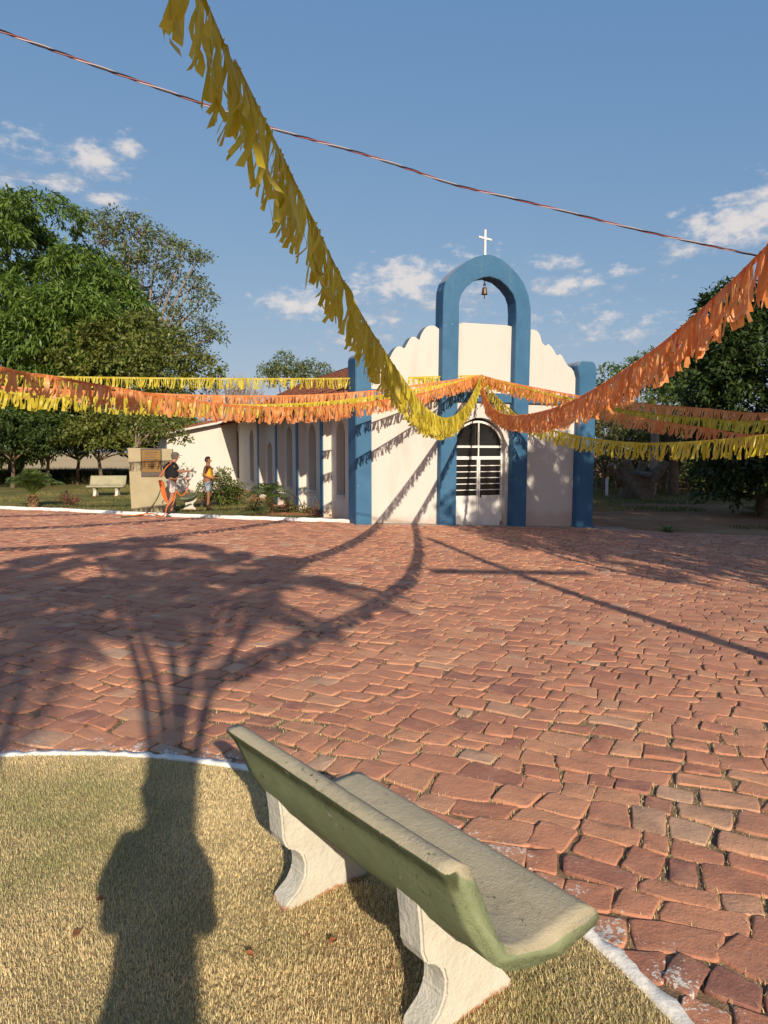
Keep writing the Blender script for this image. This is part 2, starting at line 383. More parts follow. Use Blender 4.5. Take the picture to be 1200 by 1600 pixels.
OLIVE = leaf_mat('olive_leaves', [(.09, .12, .026), (.15, .18, .04), (.23, .24, .06)])
DARKLEAF = leaf_mat('dark_shaded_leaves', [(.030, .055, .016), (.05, .085, .022), (.075, .11, .03)], .22)  # dark greens that also carry the shade these crowns stand in
MIDLEAF = leaf_mat('bright_leaves', [(.07, .12, .025), (.12, .19, .04), (.17, .25, .06)])
DRYLEAF = leaf_mat('dry_brush_leaves', [(.13, .12, .055), (.18, .17, .075), (.12, .15, .05)])
PALMLEAF = leaf_mat('palm_leaflets', [(.06, .10, .025), (.11, .16, .04), (.16, .21, .06)], .35)
FLOWER = leaf_mat('red_flower_leaves', [(.10, .05, .03), (.22, .06, .05), (.30, .12, .08)])
BARK = plain('brown_bark', (.14, .10, .065), .9, .35, 6, .8, 14)
PALEBARK = plain('pale_bark', (.26, .20, .15), .9, .3, 6, .8, 14)
PALMBARK = plain('palm_boot_bark', (.20, .12, .06), .9, .4, 14, .8, 30)
def paper(name, c, c2, trans=.52):
    t = NT(name); g = t.n('NewGeometry'); oi = t.n('ObjectInfo'); tone = t.mth('FRACT', t.mth('ADD', g.outputs['Random Per Island'], oi.outputs['Random']))
    col = t.ramp(tone, [(.0, c), (1, c2)])
    return t.leafy(col, trans, .38, spec=.45)
YELLOW = paper('yellow_plastic_fringe', (.64, .52, .03), (.88, .77, .13))
ORANGE = paper('orange_plastic_fringe', (.84, .33, .09), (.96, .50, .22))

# ------------------------------------------------------------------ ground, plaza, lawn, field
def sheet(name, mat, xs, ys, dz, keep=None):
    X, Y = np.meshgrid(xs, ys, indexing='ij'); Z = np.array([[gz(x, y) + dz for y in ys] for x in xs])
    V = np.stack([X, Y, Z], -1).reshape(-1, 3); nx, ny = len(xs), len(ys)
    i, j = np.meshgrid(np.arange(nx - 1), np.arange(ny - 1), indexing='ij'); a = (i * ny + j).ravel()
    Q = np.stack([a, a + ny, a + ny + 1, a + 1], -1)
    if keep is not None:
        cx = V[Q].mean(1); Q = Q[np.array([keep(x, y) for x, y, _ in cx])]
        u, inv = np.unique(Q, return_inverse=True); V = V[u]; Q = inv.reshape(-1, 4)
    o = link(name, np_mesh(name, V, quads=Q, mat=mat, smooth=True)); return o
far = [-900, -500, -250, -120, -80]
gx = np.array(far + list(np.arange(-60, 60.1, 1.0)) + [80, 120, 250, 500, 900]); gy = np.array([-300, -120, -60] + list(np.arange(-30, 70.1, 1.0)) + [90, 120, 200, 400, 800, 1500])
ground = tag(sheet('ground', DIRT, gx, gy, -.05), None, kind='structure')

KERB = [on_z(*q, 0).xy for q in [(-260, 784), (-120, 790), (0, 795), (100, 799), (200, 804), (290, 808), (400, 812), (500, 815), (562, 818)]]   # kerb between plaza and garden
def kerb_y(x):
    for a, b in zip(KERB, KERB[1:]):
        if a.x <= x <= b.x: return a.y + (b.y - a.y) * (x - a.x) / (b.x - a.x)
    return KERB[0].y if x < KERB[0].x else 99
ANG = R(22.5); CA = Vector((-math.sin(ANG), math.cos(ANG), 0)); CU = Vector((math.cos(ANG), math.sin(ANG), 0)); F0 = on_z(580, 818, 0)
def church_uv(x, y):
    d = Vector((x, y, 0)) - F0; return d.dot(CU), d.dot(CA)
def in_plaza(x, y):
    if (x - LCX) ** 2 + (y - LCY) ** 2 < (LR + .05) ** 2: return False
    if y < -3: return False
    if x < KERB[-1].x: return y < kerb_y(x) - .02
    u, v = church_uv(x, y)
    if u < 7.1: return v < -.12
    return v < -.12 + (u - 7.1) * -.62 - .35 * math.sin(u * 1.3)
bed = tag(sheet('plaza', BED, np.arange(-16, 18.01, .25), np.arange(-3, 24.01, .25), -.006, lambda x, y: in_plaza(x, y) or (x - LCX) ** 2 + (y - LCY) ** 2 < (LR + .3) ** 2), None, kind='structure')

def stones():
    """Setts in uneven rows laid askew to the chapel; nearest ones are single objects."""
    th = R(-27); c, s = math.cos(th), math.sin(th); cells = []
    v = -22.0
    while v < 26:
        w = random.uniform(.145, .235); u = -26 + random.uniform(0, .3); wob = random.uniform(0, 6)
        while u < 26:
            l = random.uniform(.15, .34) if random.random() < .8 else random.uniform(.12, .18); uc, vc = u + l / 2, v + w / 2
            bend = .35 * math.sin(uc * .22 + .4) + .03 * math.sin(uc * 1.9 + v * 3.1)
            x, y = c * uc - s * (vc + bend), s * uc + c * (vc + bend)
            rc = math.hypot(x - LCX, y - LCY)
            if (in_plaza(x, y) or LR - .045 < rc < LR + .06) and y > 1.2 and abs(x) < .62 * y + 1.6:
                cells.append((uc, vc, l, w, bend, x, y))
            u += l
        v += w
    def outline(cell, n_side):
        uc, vc, l, w, bend, x, y = cell
        g = random.choice((.001, .002, .004, .007, .012, .02 if random.random() < .4 else .004)) * random.uniform(.6, 1.4); hl, hw = l / 2 - g, w / 2 - g
        cor = [[sx * hl * random.uniform(.90, 1.05), sy * hw * random.uniform(.86, 1.07)] for sx, sy in ((-1, -1), (1, -1), (1, 1), (-1, 1))]
        rot = random.gauss(0, .07); cr, sr = math.cos(rot), math.sin(rot); pts = []
        for i in range(4):
            a, b = cor[i], cor[(i + 1) % 4]
            cut = random.uniform(.02, .09); ts = np.linspace(cut, 1 - cut, n_side)
            for t in ts:
                px, py = a[0] + (b[0] - a[0]) * t, a[1] + (b[1] - a[1]) * t
                k = 1 + random.gauss(0, .025) + .02 * math.sin(math.pi * t)
                pts.append((px * k, py * k))
        return [(cr * p - sr * q, sr * p + cr * q) for p, q in pts]
    def warp(X, Y):                                    # nothing in this pavement is straight
        return (.020 * math.sin(5.1 * X + 2.3 * Y + 1) + .016 * math.sin(9.7 * Y - 4.2 * X) + .03 * math.sin(1.3 * X - 2.1 * Y), .020 * math.sin(6.3 * Y - 3.1 * X + 2) + .016 * math.sin(10.3 * X + 3.7 * Y) + .03 * math.sin(1.7 * Y + 1.1 * X))
    def geom(cell, n_side):
        uc, vc, l, w, bend, x, y = cell; o = outline(cell, n_side); n = len(o)
        top = .006 + random.gauss(0, .0028); tx, ty = random.gauss(0, .014), random.gauss(0, .015); V = []
        rings = [(1.0, -.05, 0), (1.0, -.0045, 0), (.975, -.0008, 1), (.90, .0, 1)]
        for k, dz, tilt in rings:
            for p, q in o:
                j = random.gauss(0, .0014) if tilt else 0
                lx, ly = c * p * k - s * q * k, s * p * k + c * q * k; wx, wy = warp(x + lx, y + ly); rr_ = math.hypot(x + lx + wx - LCX, y + ly + wy - LCY)
                if rr_ < LR + .028: f_ = (LR + .028) / rr_ - 1; wx += (x + lx + wx - LCX) * f_; wy += (y + ly + wy - LCY) * f_   # stones are cut to the kerb
                V.append((lx + wx, ly + wy, top + dz + j + (tx * p + ty * q if dz > -.04 else 0)))
        V.append((sum(q_[0] for q_ in V[-n:]) / n, sum(q_[1] for q_ in V[-n:]) / n, top + .0012)); F = []
        for r in range(3):
            for i in range(n): F.append((r * n + i, r * n + (i + 1) % n, (r + 1) * n + (i + 1) % n, (r + 1) * n + i))
        T = [(3 * n + i, 3 * n + (i + 1) % n, 4 * n) for i in range(n)]
        return V, F, T
    vis = []
    for cc in cells:
        p = pix((cc[5], cc[6], gz(cc[5], cc[6])))
        if -20 < p[0] < 1220 and p[1] < 1640: vis.append((p[2], cc))
    # those hidden behind the bench are not the ones to single out
    vis.sort(key=lambda q: q[0]); single = set(id(q[1]) for q in vis[:295])
    V, F, T, tone = [], [], [], []
    for cc in cells:
        x, y = cc[5], cc[6]; tn = min(1, max(0, random.gauss(.48, .24)))
        if id(cc) in single:
            v, f, t = geom(cc, 4)
            me = np_mesh('paving_stone', v, f, t, STONE, [tn] * len(v))
            me.polygons.foreach_set('use_smooth', [True] * len(me.polygons))
            ob = link('paving_stone', me, bed); ob.location = (x, y, gz(x, y))
        else:
            v, f, t = geom(cc, 3 if y < 9 else 2); o = len(V); z = gz(x, y)
            V += [(a + x, b + y, d + z) for a, b, d in v]; F += [tuple(i + o for i in q) for q in f]; T += [tuple(i + o for i in q) for q in t]; tone += [tn] * len(v)
    me = np_mesh('paving_stones', V, F, T, STONE, tone); me.polygons.foreach_set('use_smooth', [True] * len(me.polygons))
    tag(link('paving_stones', me, bed), None, kind='stuff')
    return cells
CELLS = stones()

def blades(P, length, width, lean, tone, wind=(0, 0)):
    """P (n,3) roots -> bent tapering blades."""
    n = len(P); az = rng.uniform(0, 2 * np.pi, n); d = np.stack([np.cos(az), np.sin(az), np.zeros(n)], -1); sd = np.stack([-np.sin(az), np.cos(az), np.zeros(n)], -1)
    ln = np.abs(rng.normal(0, 1, n)) * lean
    L = length * rng.uniform(.55, 1.25, n); w = width * rng.uniform(.6, 1.3, n)
    up = np.stack([np.zeros(n), np.zeros(n), np.ones(n)], -1)
    m = P + up * (L * .55 * np.cos(ln * .5))[:, None] + d * (L * .5 * np.sin(ln * .5))[:, None]
    t = P + up * (L * np.cos(ln))[:, None] + d * (L * np.sin(ln))[:, None]
    a = P - sd * (w / 2)[:, None]; b = P + sd * (w / 2)[:, None]; c_ = m + sd * (w * .42)[:, None]; e = m - sd * (w * .42)[:, None]
    V = np.stack([a, b, c_, e, t], 1).reshape(-1, 3); o = np.arange(n) * 5
    return V, np.stack([o, o + 1, o + 2, o + 3], -1), np.stack([o + 3, o + 2, o + 4], -1), np.repeat(tone, 5)
def vnoise(x, y, s, seed=0):
    r = np.random.default_rng(seed); g = r.uniform(0, 1, (64, 64)); x = x * s + 17.3; y = y * s + 9.1
    i, j = np.floor(x).astype(int), np.floor(y).astype(int); fx, fy = x - i, y - j; fx = fx * fx * (3 - 2 * fx); fy = fy * fy * (3 - 2 * fy)
    q = lambda a, b: g[a % 64, b % 64]
    return (q(i, j) * (1 - fx) + q(i + 1, j) * fx) * (1 - fy) + (q(i, j + 1) * (1 - fx) + q(i + 1, j + 1) * fx) * fy

def lawn():
    ring = [(LCX + (LR - .03) * math.cos(a), LCY + (LR - .03) * math.sin(a)) for a in np.linspace(0, 2 * math.pi, 96, endpoint=False)]
    m = MB(); m.prism(ring, -.06, .006, lambda a, y, b: (a, b, y)); o = m.build('lawn', TURF); tag(o, None, kind='structure')
    n = 640000; x = rng.uniform(-4.3, 1.6, n); y = rng.uniform(1.4, 4.35, n)
    k = ((x - LCX) ** 2 + (y - LCY) ** 2 < (LR - .035) ** 2) & (np.abs(x) < .60 * y + .9); x, y = x[k], y[k]
    # thin bare patches under the bench
    bare = vnoise(x, y, 3, 5); near = np.exp(-(((x - .05) * .77 + (y - 2.35) * .63) ** 2) / .06 - ((-(x - .05) * .63 + (y - 2.35) * .77) ** 2) / .35)
    k = rng.uniform(0, 1, len(x)) > (near * .35 + (bare > .75) * .2); x, y, near = x[k], y[k], near[k]
    g = .6 * vnoise(x, y, 1.6, 2) + .4 * vnoise(x, y, 5.5, 3)
    tone = np.clip(.60 - (g - .46) * .6 + rng.normal(0, .15, len(x)) + near * .12, 0, .93)
    tone = np.where(rng.uniform(0, 1, len(x)) < (.006 + .10 * near), .985, tone)
    P = np.stack([x, y, np.full(len(x), .004)], -1)
    V, Q, T, tn = blades(P, (.016 + .010 * vnoise(x, y, 9, 77)), .0029 + 0 * x, 1.2, tone)
    ob = link('lawn_grass', np_mesh('lawn_grass', V, Q, T, GRASS, tn)); tag(ob, 'short sun-dried lawn grass in the round bed beside the viewer', 'grass', kind='stuff')
lawn()

def lawn_kerb():
    m = MB(); n = 260; prof = []
    for i in range(n):
        a = R(-40) + (R(140) - R(-40)) * i / (n - 1)
        w1 = .040 + .010 * math.sin(i * .9) + random.uniform(-.007, .007); w0 = .032 + random.uniform(-.006, .006)
        hz = .016 + .004 * math.sin(i * 1.7) + random.uniform(-.003, .003)
        ca, sa = math.cos(a), math.sin(a)
        row = [(LR - w0, -.03), (LR - w0 * .8, hz * .8), (LR, hz), (LR + w1 * .8, hz * .85), (LR + w1, -.03)]
        prof.append([(LCX + ca * r, LCY + sa * r, z) for r, z in row])
    vs = [p for row in prof for p in row]; fs = [(i * 5 + j, i * 5 + j + 1, i * 5 + j + 6, i * 5 + j + 5) for i in range(n - 1) for j in range(4)]
    m.add(vs, fs); o = m.build('lawn_kerb', LIME, smooth=True); tag(o, 'thin whitewashed mortar kerb round the dry lawn under the green bench', 'kerb')
lawn_kerb()

def joint_weeds():
    pts = []; tones = []
    th = R(-27); c, s = math.cos(th), math.sin(th)
    for (uc, vc, l, w, bend, x, y) in CELLS:
        if y > 10: continue
        p = float(vnoise(np.array([x]), np.array([y]), 1.2, 11)[0]); n = int(max(0, (p - .22) * (120 if y < 5 else 26)))
        if random.random() < .25: n += 30 if y < 5 else 12
        for _ in range(n):
            e = random.random()
            if e < .5: du, dv = random.uniform(-l / 2, l / 2), w / 2 * random.choice((-1, 1)) + random.gauss(0, .007)
            else: du, dv = l / 2 * random.choice((-1, 1)) + random.gauss(0, .007), random.uniform(-w / 2, w / 2)
            X, Y = x + c * du - s * dv, y + s * du + c * dv; ax, ay = (.020 * math.sin(5.1 * X + 2.3 * Y + 1) + .016 * math.sin(9.7 * Y - 4.2 * X) + .03 * math.sin(1.3 * X - 2.1 * Y), .020 * math.sin(6.3 * Y - 3.1 * X + 2) + .016 * math.sin(10.3 * X + 3.7 * Y) + .03 * math.sin(1.7 * Y + 1.1 * X)); X += ax; Y += ay
            if in_plaza(X, Y): pts.append((X, Y, gz(X, Y) - .012)); tones.append(min(.93, max(0, random.gauss(.60, .25))))
    P = np.array(pts); n = len(P)
    V, Q, T, tn = blades(P, np.full(n, .030), np.full(n, .0032), 1.1, np.array(tones))
    tag(link('joint_grass', np_mesh('joint_grass', V, Q, T, GRASS, tn)), 'dry grass growing in the joints of the red paving', 'grass', kind='stuff')
joint_weeds()

LEAFDRY = plain('dry_fallen_leaf', (.30, .11, .045), .8, .3, 30)
for px, py, lab in ((158, 1405, 'dry brown leaf on the lawn at the left side of the person shadow'), (120, 1458, 'dry brown leaf on the open lawn farthest left'), (390, 1490, 'dry brown leaf on the lawn between the person shadow and the bench'), (520, 1470, 'dry brown leaf on the lawn below the bench backrest')):
    p = on_z(px, py, .03); a = random.uniform(0, 6.28); L_ = random.uniform(.03, .055); m = MB(); vs_ = []
    for i in range(6):
        x = i / 5; w = .3 * L_ * math.sin(math.pi * min(.97, x * .9 + .08)); vs_ += [(L_ * (x - .5), -w, .006 * math.sin(3 * x)), (L_ * (x - .5), 0, -.004 + .01 * x * x), (L_ * (x - .5), w, .008 * math.sin(2.5 * x + 1))]
    m.add(vs_, [(i * 3 + j, i * 3 + j + 1, i * 3 + j + 4, i * 3 + j + 3) for i in range(5) for j in range(2)]); o = m.build('fallen_leaf', LEAFDRY, smooth=True); o.location = p; o.rotation_euler = (random.uniform(-.3, .3), random.uniform(-.3, .3), a)
    tag(o, lab, 'leaf', 'fallen leaves on the lawn')
# garden beyond the kerb: turf, its kerb, dirt, field
gard = tag(sheet('garden_ground', GARDEN, np.arange(-34, 0.01, .5), np.arange(16, 45.01, .5), -.012, lambda x, y: (y > kerb_y(x) + .1) and not (church_uv(x, y)[0] > -.9)), None, kind='structure')
def strip_kerb():
    m = MB(); pts = []
    for a, b in zip(KERB, KERB[1:]):
        for k in range(8): pts.append(a.lerp(b, k / 8))
    pts.append(KERB[-1])
    vs = []
    for i, p in enumerate(pts):
        t = (pts[min(i + 1, len(pts) - 1)] - pts[max(i - 1, 0)]).normalized(); nrm = Vector((-t.y, t.x)); j = random.uniform(-.012, .012); hz = .085 + random.uniform(-.008, .008)
        for off, z in ((0 + j, -.06), (0 + j, hz - .015), (.018 + j, hz), (.12 + j, hz), (.135 + j, hz - .012), (.135 + j, -.06)):
            q = p + nrm * off; vs.append((q.x, q.y, z))
    fs = [(i * 6 + j, i * 6 + j + 1, i * 6 + j + 7, i * 6 + j + 6) for i in range(len(pts) - 1) for j in range(5)]
    m.add(vs, fs); o = m.build('garden_kerb', LIME); tag(o, 'long white-painted kerb between the red plaza and the chapel garden', 'kerb')
strip_kerb()
field = tag(sheet('field', FIELD, np.array([-900, -500, -250, -120, -80, -50, -30, -8]), np.array([58, 70, 90, 130, 200, 400, 900]), -.02), None, kind='structure')

def scatter_grass(name, label, region, n, length, mat, tonef, dz=-.012, width=.012):
    x = rng.uniform(region[0], region[1], n); y = rng.uniform(region[2], region[3], n); keep = region[4](x, y); x, y = x[keep], y[keep]
    z = np.array([gz(a, b) for a, b in zip(x, y)]) + dz
    V, Q, T, tn = blades(np.stack([x, y, z], -1), np.full(len(x), length), np.full(len(x), width), .5, np.clip(tonef(x, y) + rng.normal(0, .15, len(x)), 0, .93))
    return tag(link(name, np_mesh(name, V, Q, T, mat, tn)), label, 'grass', kind='stuff')
def gkeep(x, y):
    k = np.array([(b > kerb_y(a) + .2) and church_uv(a, b)[0] < -1.0 for a, b in zip(x, y)])
    return k & (vnoise(x, y, .7, 21) > .30)
scatter_grass('garden_grass', 'short green and brown turf behind the white garden kerb', (-16, -1, 18.3, 40, gkeep), 60000, .06, GREENGRASS, lambda x, y: vnoise(x, y, .9, 4) * .9)
def vkeep(x, y): return (np.array([church_uv(a, b)[0] for a, b in zip(x, y)]) > 8) & (vnoise(x, y, .4, 8) + (y - 27) * .06 > .55)
scatter_grass('verge_grass', 'patchy green grass on the earth right of the chapel', (7, 26, 21, 46, vkeep), 60000, .13, GREENGRASS, lambda x, y: vnoise(x, y, .5, 6) * .7, -.05, .02)
def hkeep(x, y): return vnoise(x, y, .5, 31) > .2
scatter_grass('shaded_undergrowth', 'tall undergrowth, shade painted into its dark blades, below the fruit trees at the left', (-34, -9, 41, 47, hkeep), 50000, .8, SHADEGRASS, lambda x, y: vnoise(x, y, .5, 9) * .9, -.05, .05)

# ------------------------------------------------------------------ the chapel
church = thing('chapel', 'small white chapel with tall blue bell arch, blue pillars and red tiled roof', 'chapel', F0, ANG)
def fac(px, py, off=0.0):
    q = on_plane(px, py, F0 - CA * off, CA); return ((q - F0).dot(CU), q.z)
def arc(c, rx, rz, a0, a1, n): return [(c[0] + rx * math.cos(R(a0 + (a1 - a0) * i / n)), c[1] + rz * math.sin(R(a0 + (a1 - a0) * i / n))) for i in range(n + 1)]
BASE = -.7; UW = -.47
dl, dr = fac(709, 760, 0)[0], fac(789, 760, 0)[0]; sp = 1.98; dtop = 2.78
dc = (dl + dr) / 2; hwid = (dr - dl) / 2
top = [(580, 590), (586, 584), (592, 571), (600, 562), (608, 562), (613, 551), (618, 543.5), (623, 540.8), (628, 542), (632, 545), (636, 537), (641, 528), (645, 525.7), (650, 527), (655.5, 532),
       (657, 525), (661, 517), (666, 511), (672, 508.4), (679, 509), (684, 512), (690, 519), (700, 520), (712, 503.5), (760, 506.2), (803, 509), (812, 520), (822, 517), (829, 514.6), (837, 515.5), (842.7, 520.7), (845, 528), (846.5, 535), (852, 540.5),
       (855, 538), (858, 538), (864, 544.7), (867, 551), (870, 555.4), (874, 553.6), (877, 554.2), (880, 559), (883, 565), (887, 571.5), (890, 573.6), (893, 575), (896, 580), (899, 581.4), (903, 582), (908, 585)]
# fillet the scallops by one Chaikin pass
tp = [fac(*q) for q in top]; sm = [tp[0]]
for a, b in zip(tp, tp[1:]): sm += [(a[0] * .75 + b[0] * .25, a[1] * .75 + b[1] * .25), (a[0] * .25 + b[0] * .75, a[1] * .25 + b[1] * .75)]
sm.append(tp[-1]); uR = sm[-1][0] + .15
poly = [(-.1, BASE), (dl, BASE), (dl, sp)] + arc((dc, sp), hwid, dtop - sp, 180, 0, 20)[1:-1] + [(dr, sp), (dr, BASE), (uR, BASE)] + [(uR, sm[-1][1])] + sm[::-1] + [(-.1, sm[0][1])]
m = MB(); m.prism(poly, 0, .26, mi=0, side_mi=1)
wall_front = m.build('front_wall', [WHITE, COPING], church)
# reveal of the doorway is white, not coping coloured
for p in wall_front.data.polygons:
    if p.center.z < 2.9 and dl - .05 < p.center.x < dr + .05: p.material_index = 0

def pillar(pts, y0, y1, name='pillar', label=None, bevel=.018):
    m = MB(); m.prism(pts, y0, y1); o = m.build(name, BLUE, church, bevel=bevel, seg=3)
    if label: o['label'] = label
    return o
lu0, lu1 = fac(556, 700, .16)[0], fac(581, 700, .16)[0]; lt = fac(568, 551, .16)[1]
pillar([(lu0, BASE), (lu1, BASE), (lu1, lt - .2)] + arc((lu1 - .17, lt - .17), .17, .17, 0, 90, 6) + arc((lu0 + .17, lt - .17), .17, .17, 90, 180, 6) + [(lu0, lt - .3)], -.16, .42)
ru0, ru1 = fac(903.5, 700, .2)[0], fac(929, 700, .2)[0]; rt_ = fac(916, 564, .2)[1]
pillar([(ru0 - .02, BASE), (ru1, BASE), (ru1, rt_ - .2)] + arc((ru1 - .2, rt_ - .2), .2, .2, 0, 90, 6) + arc((ru0 + .12, rt_ - .2), .2, .2, 90, 200, 8) + [(ru0, rt_ - .46), (ru0, rt_ - .6)], -.2, .4)
MB().box(((ru0 + ru1) / 2, .1, -.42), (ru1 - ru0 + .1, .66, .3)).build('pillar_foot', BLUE, church, bevel=.02)
# bell arch
outer = [(687, 827), (690, 640), (692, 500), (692.5, 470), (693.5, 452), (697, 439), (705, 428), (716, 418), (729, 408.5), (743, 401.3), (757, 398), (766, 397.8), (775, 400.5), (785, 406), (797, 415.5), (809, 428.5), (819, 443), (826, 461), (829.5, 482), (829.5, 520), (826, 640), (821.5, 827)]
inner = [(712, 827), (715, 640), (717.5, 503), (717.5, 474.5), (720.5, 461), (728.5, 449), (740.5, 438.8), (755.5, 433), (766, 432), (781, 437), (793, 447.5), (802, 459.5), (806, 471.5), (807, 488), (806, 520), (803, 640), (798.5, 827)]
oo = [fac(*q, .22) for q in outer]; ii = [fac(*q, .22) for q in inner]
oo[0] = (oo[0][0], BASE); oo[-1] = (oo[-1][0], BASE); ii[0] = (ii[0][0], BASE); ii[-1] = (ii[-1][0], BASE)
m = MB(); m.prism(oo + ii[::-1], -.22, .22); m.build('bell_arch', BLUE, church, bevel=.010, seg=2, ang=50)
# horizontal band between the legs and out to the pillars
for a, b in ((lu1 - .03, oo[1][0] + .02), (ii[1][0] - .02, ii[-2][0] + .02), (oo[-2][0] - .02, ru0 + .03)):
    MB().box(((a + b) / 2, -.04, 3.32), (b - a, .10, .25)).build('band', BLUE, church, bevel=.012)
# door set back in the arched opening
dv = .20
def facd(px, py): return fac(px, py, -dv)
u0, u1 = dl + .02, facd(784, 760)[0]; um = facd(746.5, 760)[0]
door = MB()
door.box((u0 + .03, dv, 1.0), (.06, .07, 2.2)); door.box((u1 - .03, dv, 1.0), (.06, .07, 2.2))
z_tr = facd(746, 698)[1]; z_lock = facd(746, 715.5)[1]; z_low = facd(746, 775)[1]; z_bot = facd(746, 822)[1]
door.box(((u0 + u1) / 2, dv - .003, z_tr), (u1 - u0, .09, .06)); door.box(((u0 + u1) / 2, dv - .003, z_lock), (u1 - u0, .08, .09))
cx_, rw = (u0 + u1) / 2, (u1 - u0) / 2; zr = facd(746, 659)[1] - z_tr
o_ = arc((cx_, z_tr), rw, zr + .03, 0, 180, 20); i_ = arc((cx_, z_tr), rw - .055, zr - .03, 0, 180, 20)
door.prism(o_ + i_[::-1], dv - .035, dv + .035)
dob = door.build('door', WHITEPAINT, church)
for s_ in (-1, 1): MB().box((um + s_ * .028, dv - .002, (z_bot + z_lock) / 2), (.045, .075, z_lock - z_bot)).build('stile', WHITEPAINT, dob, bevel=.004)
for a, b in ((u0 + .065, um - .052), (um + .052, u1 - .065)):
    MB().box(((a + b) / 2, dv, (z_low + z_bot) / 2), (b - a, .045, z_low - z_bot)).build('panel', WHITEPAINT, dob, bevel=.006)
    rows = 6; hz = (z_lock - .05 - z_low) / rows
    for k in range(rows):
        MB().box(((a + b) / 2, dv + .012, z_low + hz * (k + .5)), (b - a, .008, hz - .03)).build('pane', GLASS, dob)
        MB().box(((a + b) / 2, dv - .006, z_low + hz * k + .005), (b - a, .035, .024)).build('glazing_bar', WHITEPAINT, dob)
    MB().box(((a + b) / 2, dv + .012, (z_tr + z_lock) / 2 + .005), (b - a + .02, .008, z_tr - z_lock - .06)).build('pane', GLASS, dob)
MB().box((um, dv - .002, (z_tr + z_lock) / 2 + .2), (.035, .05, 2 * ((z_tr - z_lock) / 2 + .2) + .02)).build('mullion', WHITEPAINT, dob)
MB().box((um, dv - .002, z_tr + zr / 2), (.03, .05, zr - .03)).build('mullion', WHITEPAINT, dob)
for a0, a1 in ((2, 86), (94, 178)):
    q = arc((cx_, z_tr), rw - .05, zr - .03, a0, a1, 12); q = q + [(q[-1][0], z_tr + .03), (q[0][0], z_tr + .03)] if a0 < 90 else q + [(q[-1][0], z_tr + .03), (q[0][0], z_tr + .03)]
    MB().prism(q, dv + .008, dv + .016).build('pane', GLASS, dob)
MB().box((um + .06, dv - .05, z_low + .03), (.03, .05, .12)).build('handle', IRON, dob)
MB().box((cx_, .1, z_bot - .09), (2 * rw + .1, .55, .16)).build('door_step', CONCRETE, church, bevel=.01)
MB().box((cx_, dv + .25, 1.0), (2 * rw + .5, .3, 4.0)).build('dark_interior_block', IRON, church)  # added solid block behind the door; interior darkness is in its colour
# bell and cross
bell = thing('bell', 'small bronze bell hanging inside the blue arch', 'bell')
bp = on_plane(757, 456, F0 - CA * 0.0, CA); bt = on_plane(757, 434, F0 - CA * 0.0, CA)
MB().lathe([(.0, .125), (.035, .122), (.056, .105), (.064, .05), (.070, -.01), (.085, -.06), (.088, -.07), (.07, -.065), (.0, -.06)], bp, 20).build('bell_body', BRONZE, bell, smooth=True)
MB().tube([bp + Vector((0, 0, -.08)), bp + Vector((0, 0, -.155)), bp + Vector((0, 0, -.17))], [.012, .014, .026], 8).build('clapper', IRON, bell)
MB().tube([bp + Vector((0, 0, .16)), bt + Vector((0, 0, .06))], .012, 8).build('hanger', IRON, bell)
MB().box(bp + Vector((0, 0, .19)), (.07, .03, .06), 0, ANG).build('yoke', IRON, bell, bevel=.005)
cr0 = on_plane(757, 400, F0, CA); cr1 = on_plane(759, 359, F0, CA); cx = thing('cross', 'white cross standing on top of the blue bell arch', 'cross', (cr0.x, cr0.y, cr0.z - .04), ANG)
hc = cr1.z - cr0.z + .04
MB().box((.012, 0, hc / 2), (.055, .05, hc)).build('upright', WHITEPAINT, cx, bevel=.006)
m = MB(); m.box((0, 0, 0), (.40, .046, .05)); a = m.build('crossbar', WHITEPAINT, cx, bevel=.006); a.location = (.012, -.004, hc - .23); a.rotation_euler = (0, R(6), 0)

# side wall with tall arched windows (v runs back along the nave)
UWO = UW; UW = UW + .27; VEND = 16.8; EAVE = 3.42
def v_of(px, py=760):
    q = on_plane(px, py, F0 + CU * UW, CU); return (q - F0).dot(CA)
wins = []
for a, b, zs, zt in ((539, 526, .64, 2.72), (494.3, 482, .64, 2.72), (457, 448, .64, 2.74), (426, 418, .62, 2.22), (397.2, 391, .62, 2.80), (374.8, 369, .62, 2.85)):
    va, vb = v_of(a), v_of(b); wins.append(((va + vb) / 2, min(.78, max(.55, vb - va)), zs, zt))
m = MB(); edges = [.3]
for vc, w, zs, zt in wins: edges += [vc - w / 2, vc + w / 2]
edges.append(VEND); Z0 = -.7
fn = lambda a, y, b: (y, a, b)
for i in range(0, len(edges), 2): m.prism([(edges[i], Z0), (edges[i + 1], Z0), (edges[i + 1], EAVE), (edges[i], EAVE)], UW, UW + .3, fn)
for vc, w, zs, zt in wins:
    m.prism([(vc - w / 2, Z0), (vc + w / 2, Z0), (vc + w / 2, zs), (vc - w / 2, zs)], UW, UW + .3, fn)
    m.prism([(vc - w / 2, EAVE)] + arc((vc, zt - w / 2), w / 2, w / 2, 180, 0, 14) + [(vc + w / 2, EAVE)], UW, UW + .3, fn)
m.build('side_wall', WHITE2, church)
for vc, w, zs, zt in wins:
    g = MB(); pane = [(vc - w / 2, zs), (vc + w / 2, zs)] + arc((vc, zt - w / 2), w / 2, w / 2, 0, 180, 14)
    g.prism(pane, UW + .235, UW + .245, fn); wo = g.build('window', GLASS, church)
    for k in range(1, 6): MB().box((UW + .225, vc, zs + (zt - zs) * k / 6), (.016, w - .01, .022)).build('glazing_bar', IRON, wo)
    MB().box((UW + .224, vc, (zs + zt) / 2), (.02, .022, zt - zs - .03)).build('glazing_bar', IRON, wo)
    MB().box((UW - .01, vc, zs - .02), (.1, w + .06, .05)).build('sill', WHITE2, wo, bevel=.01)
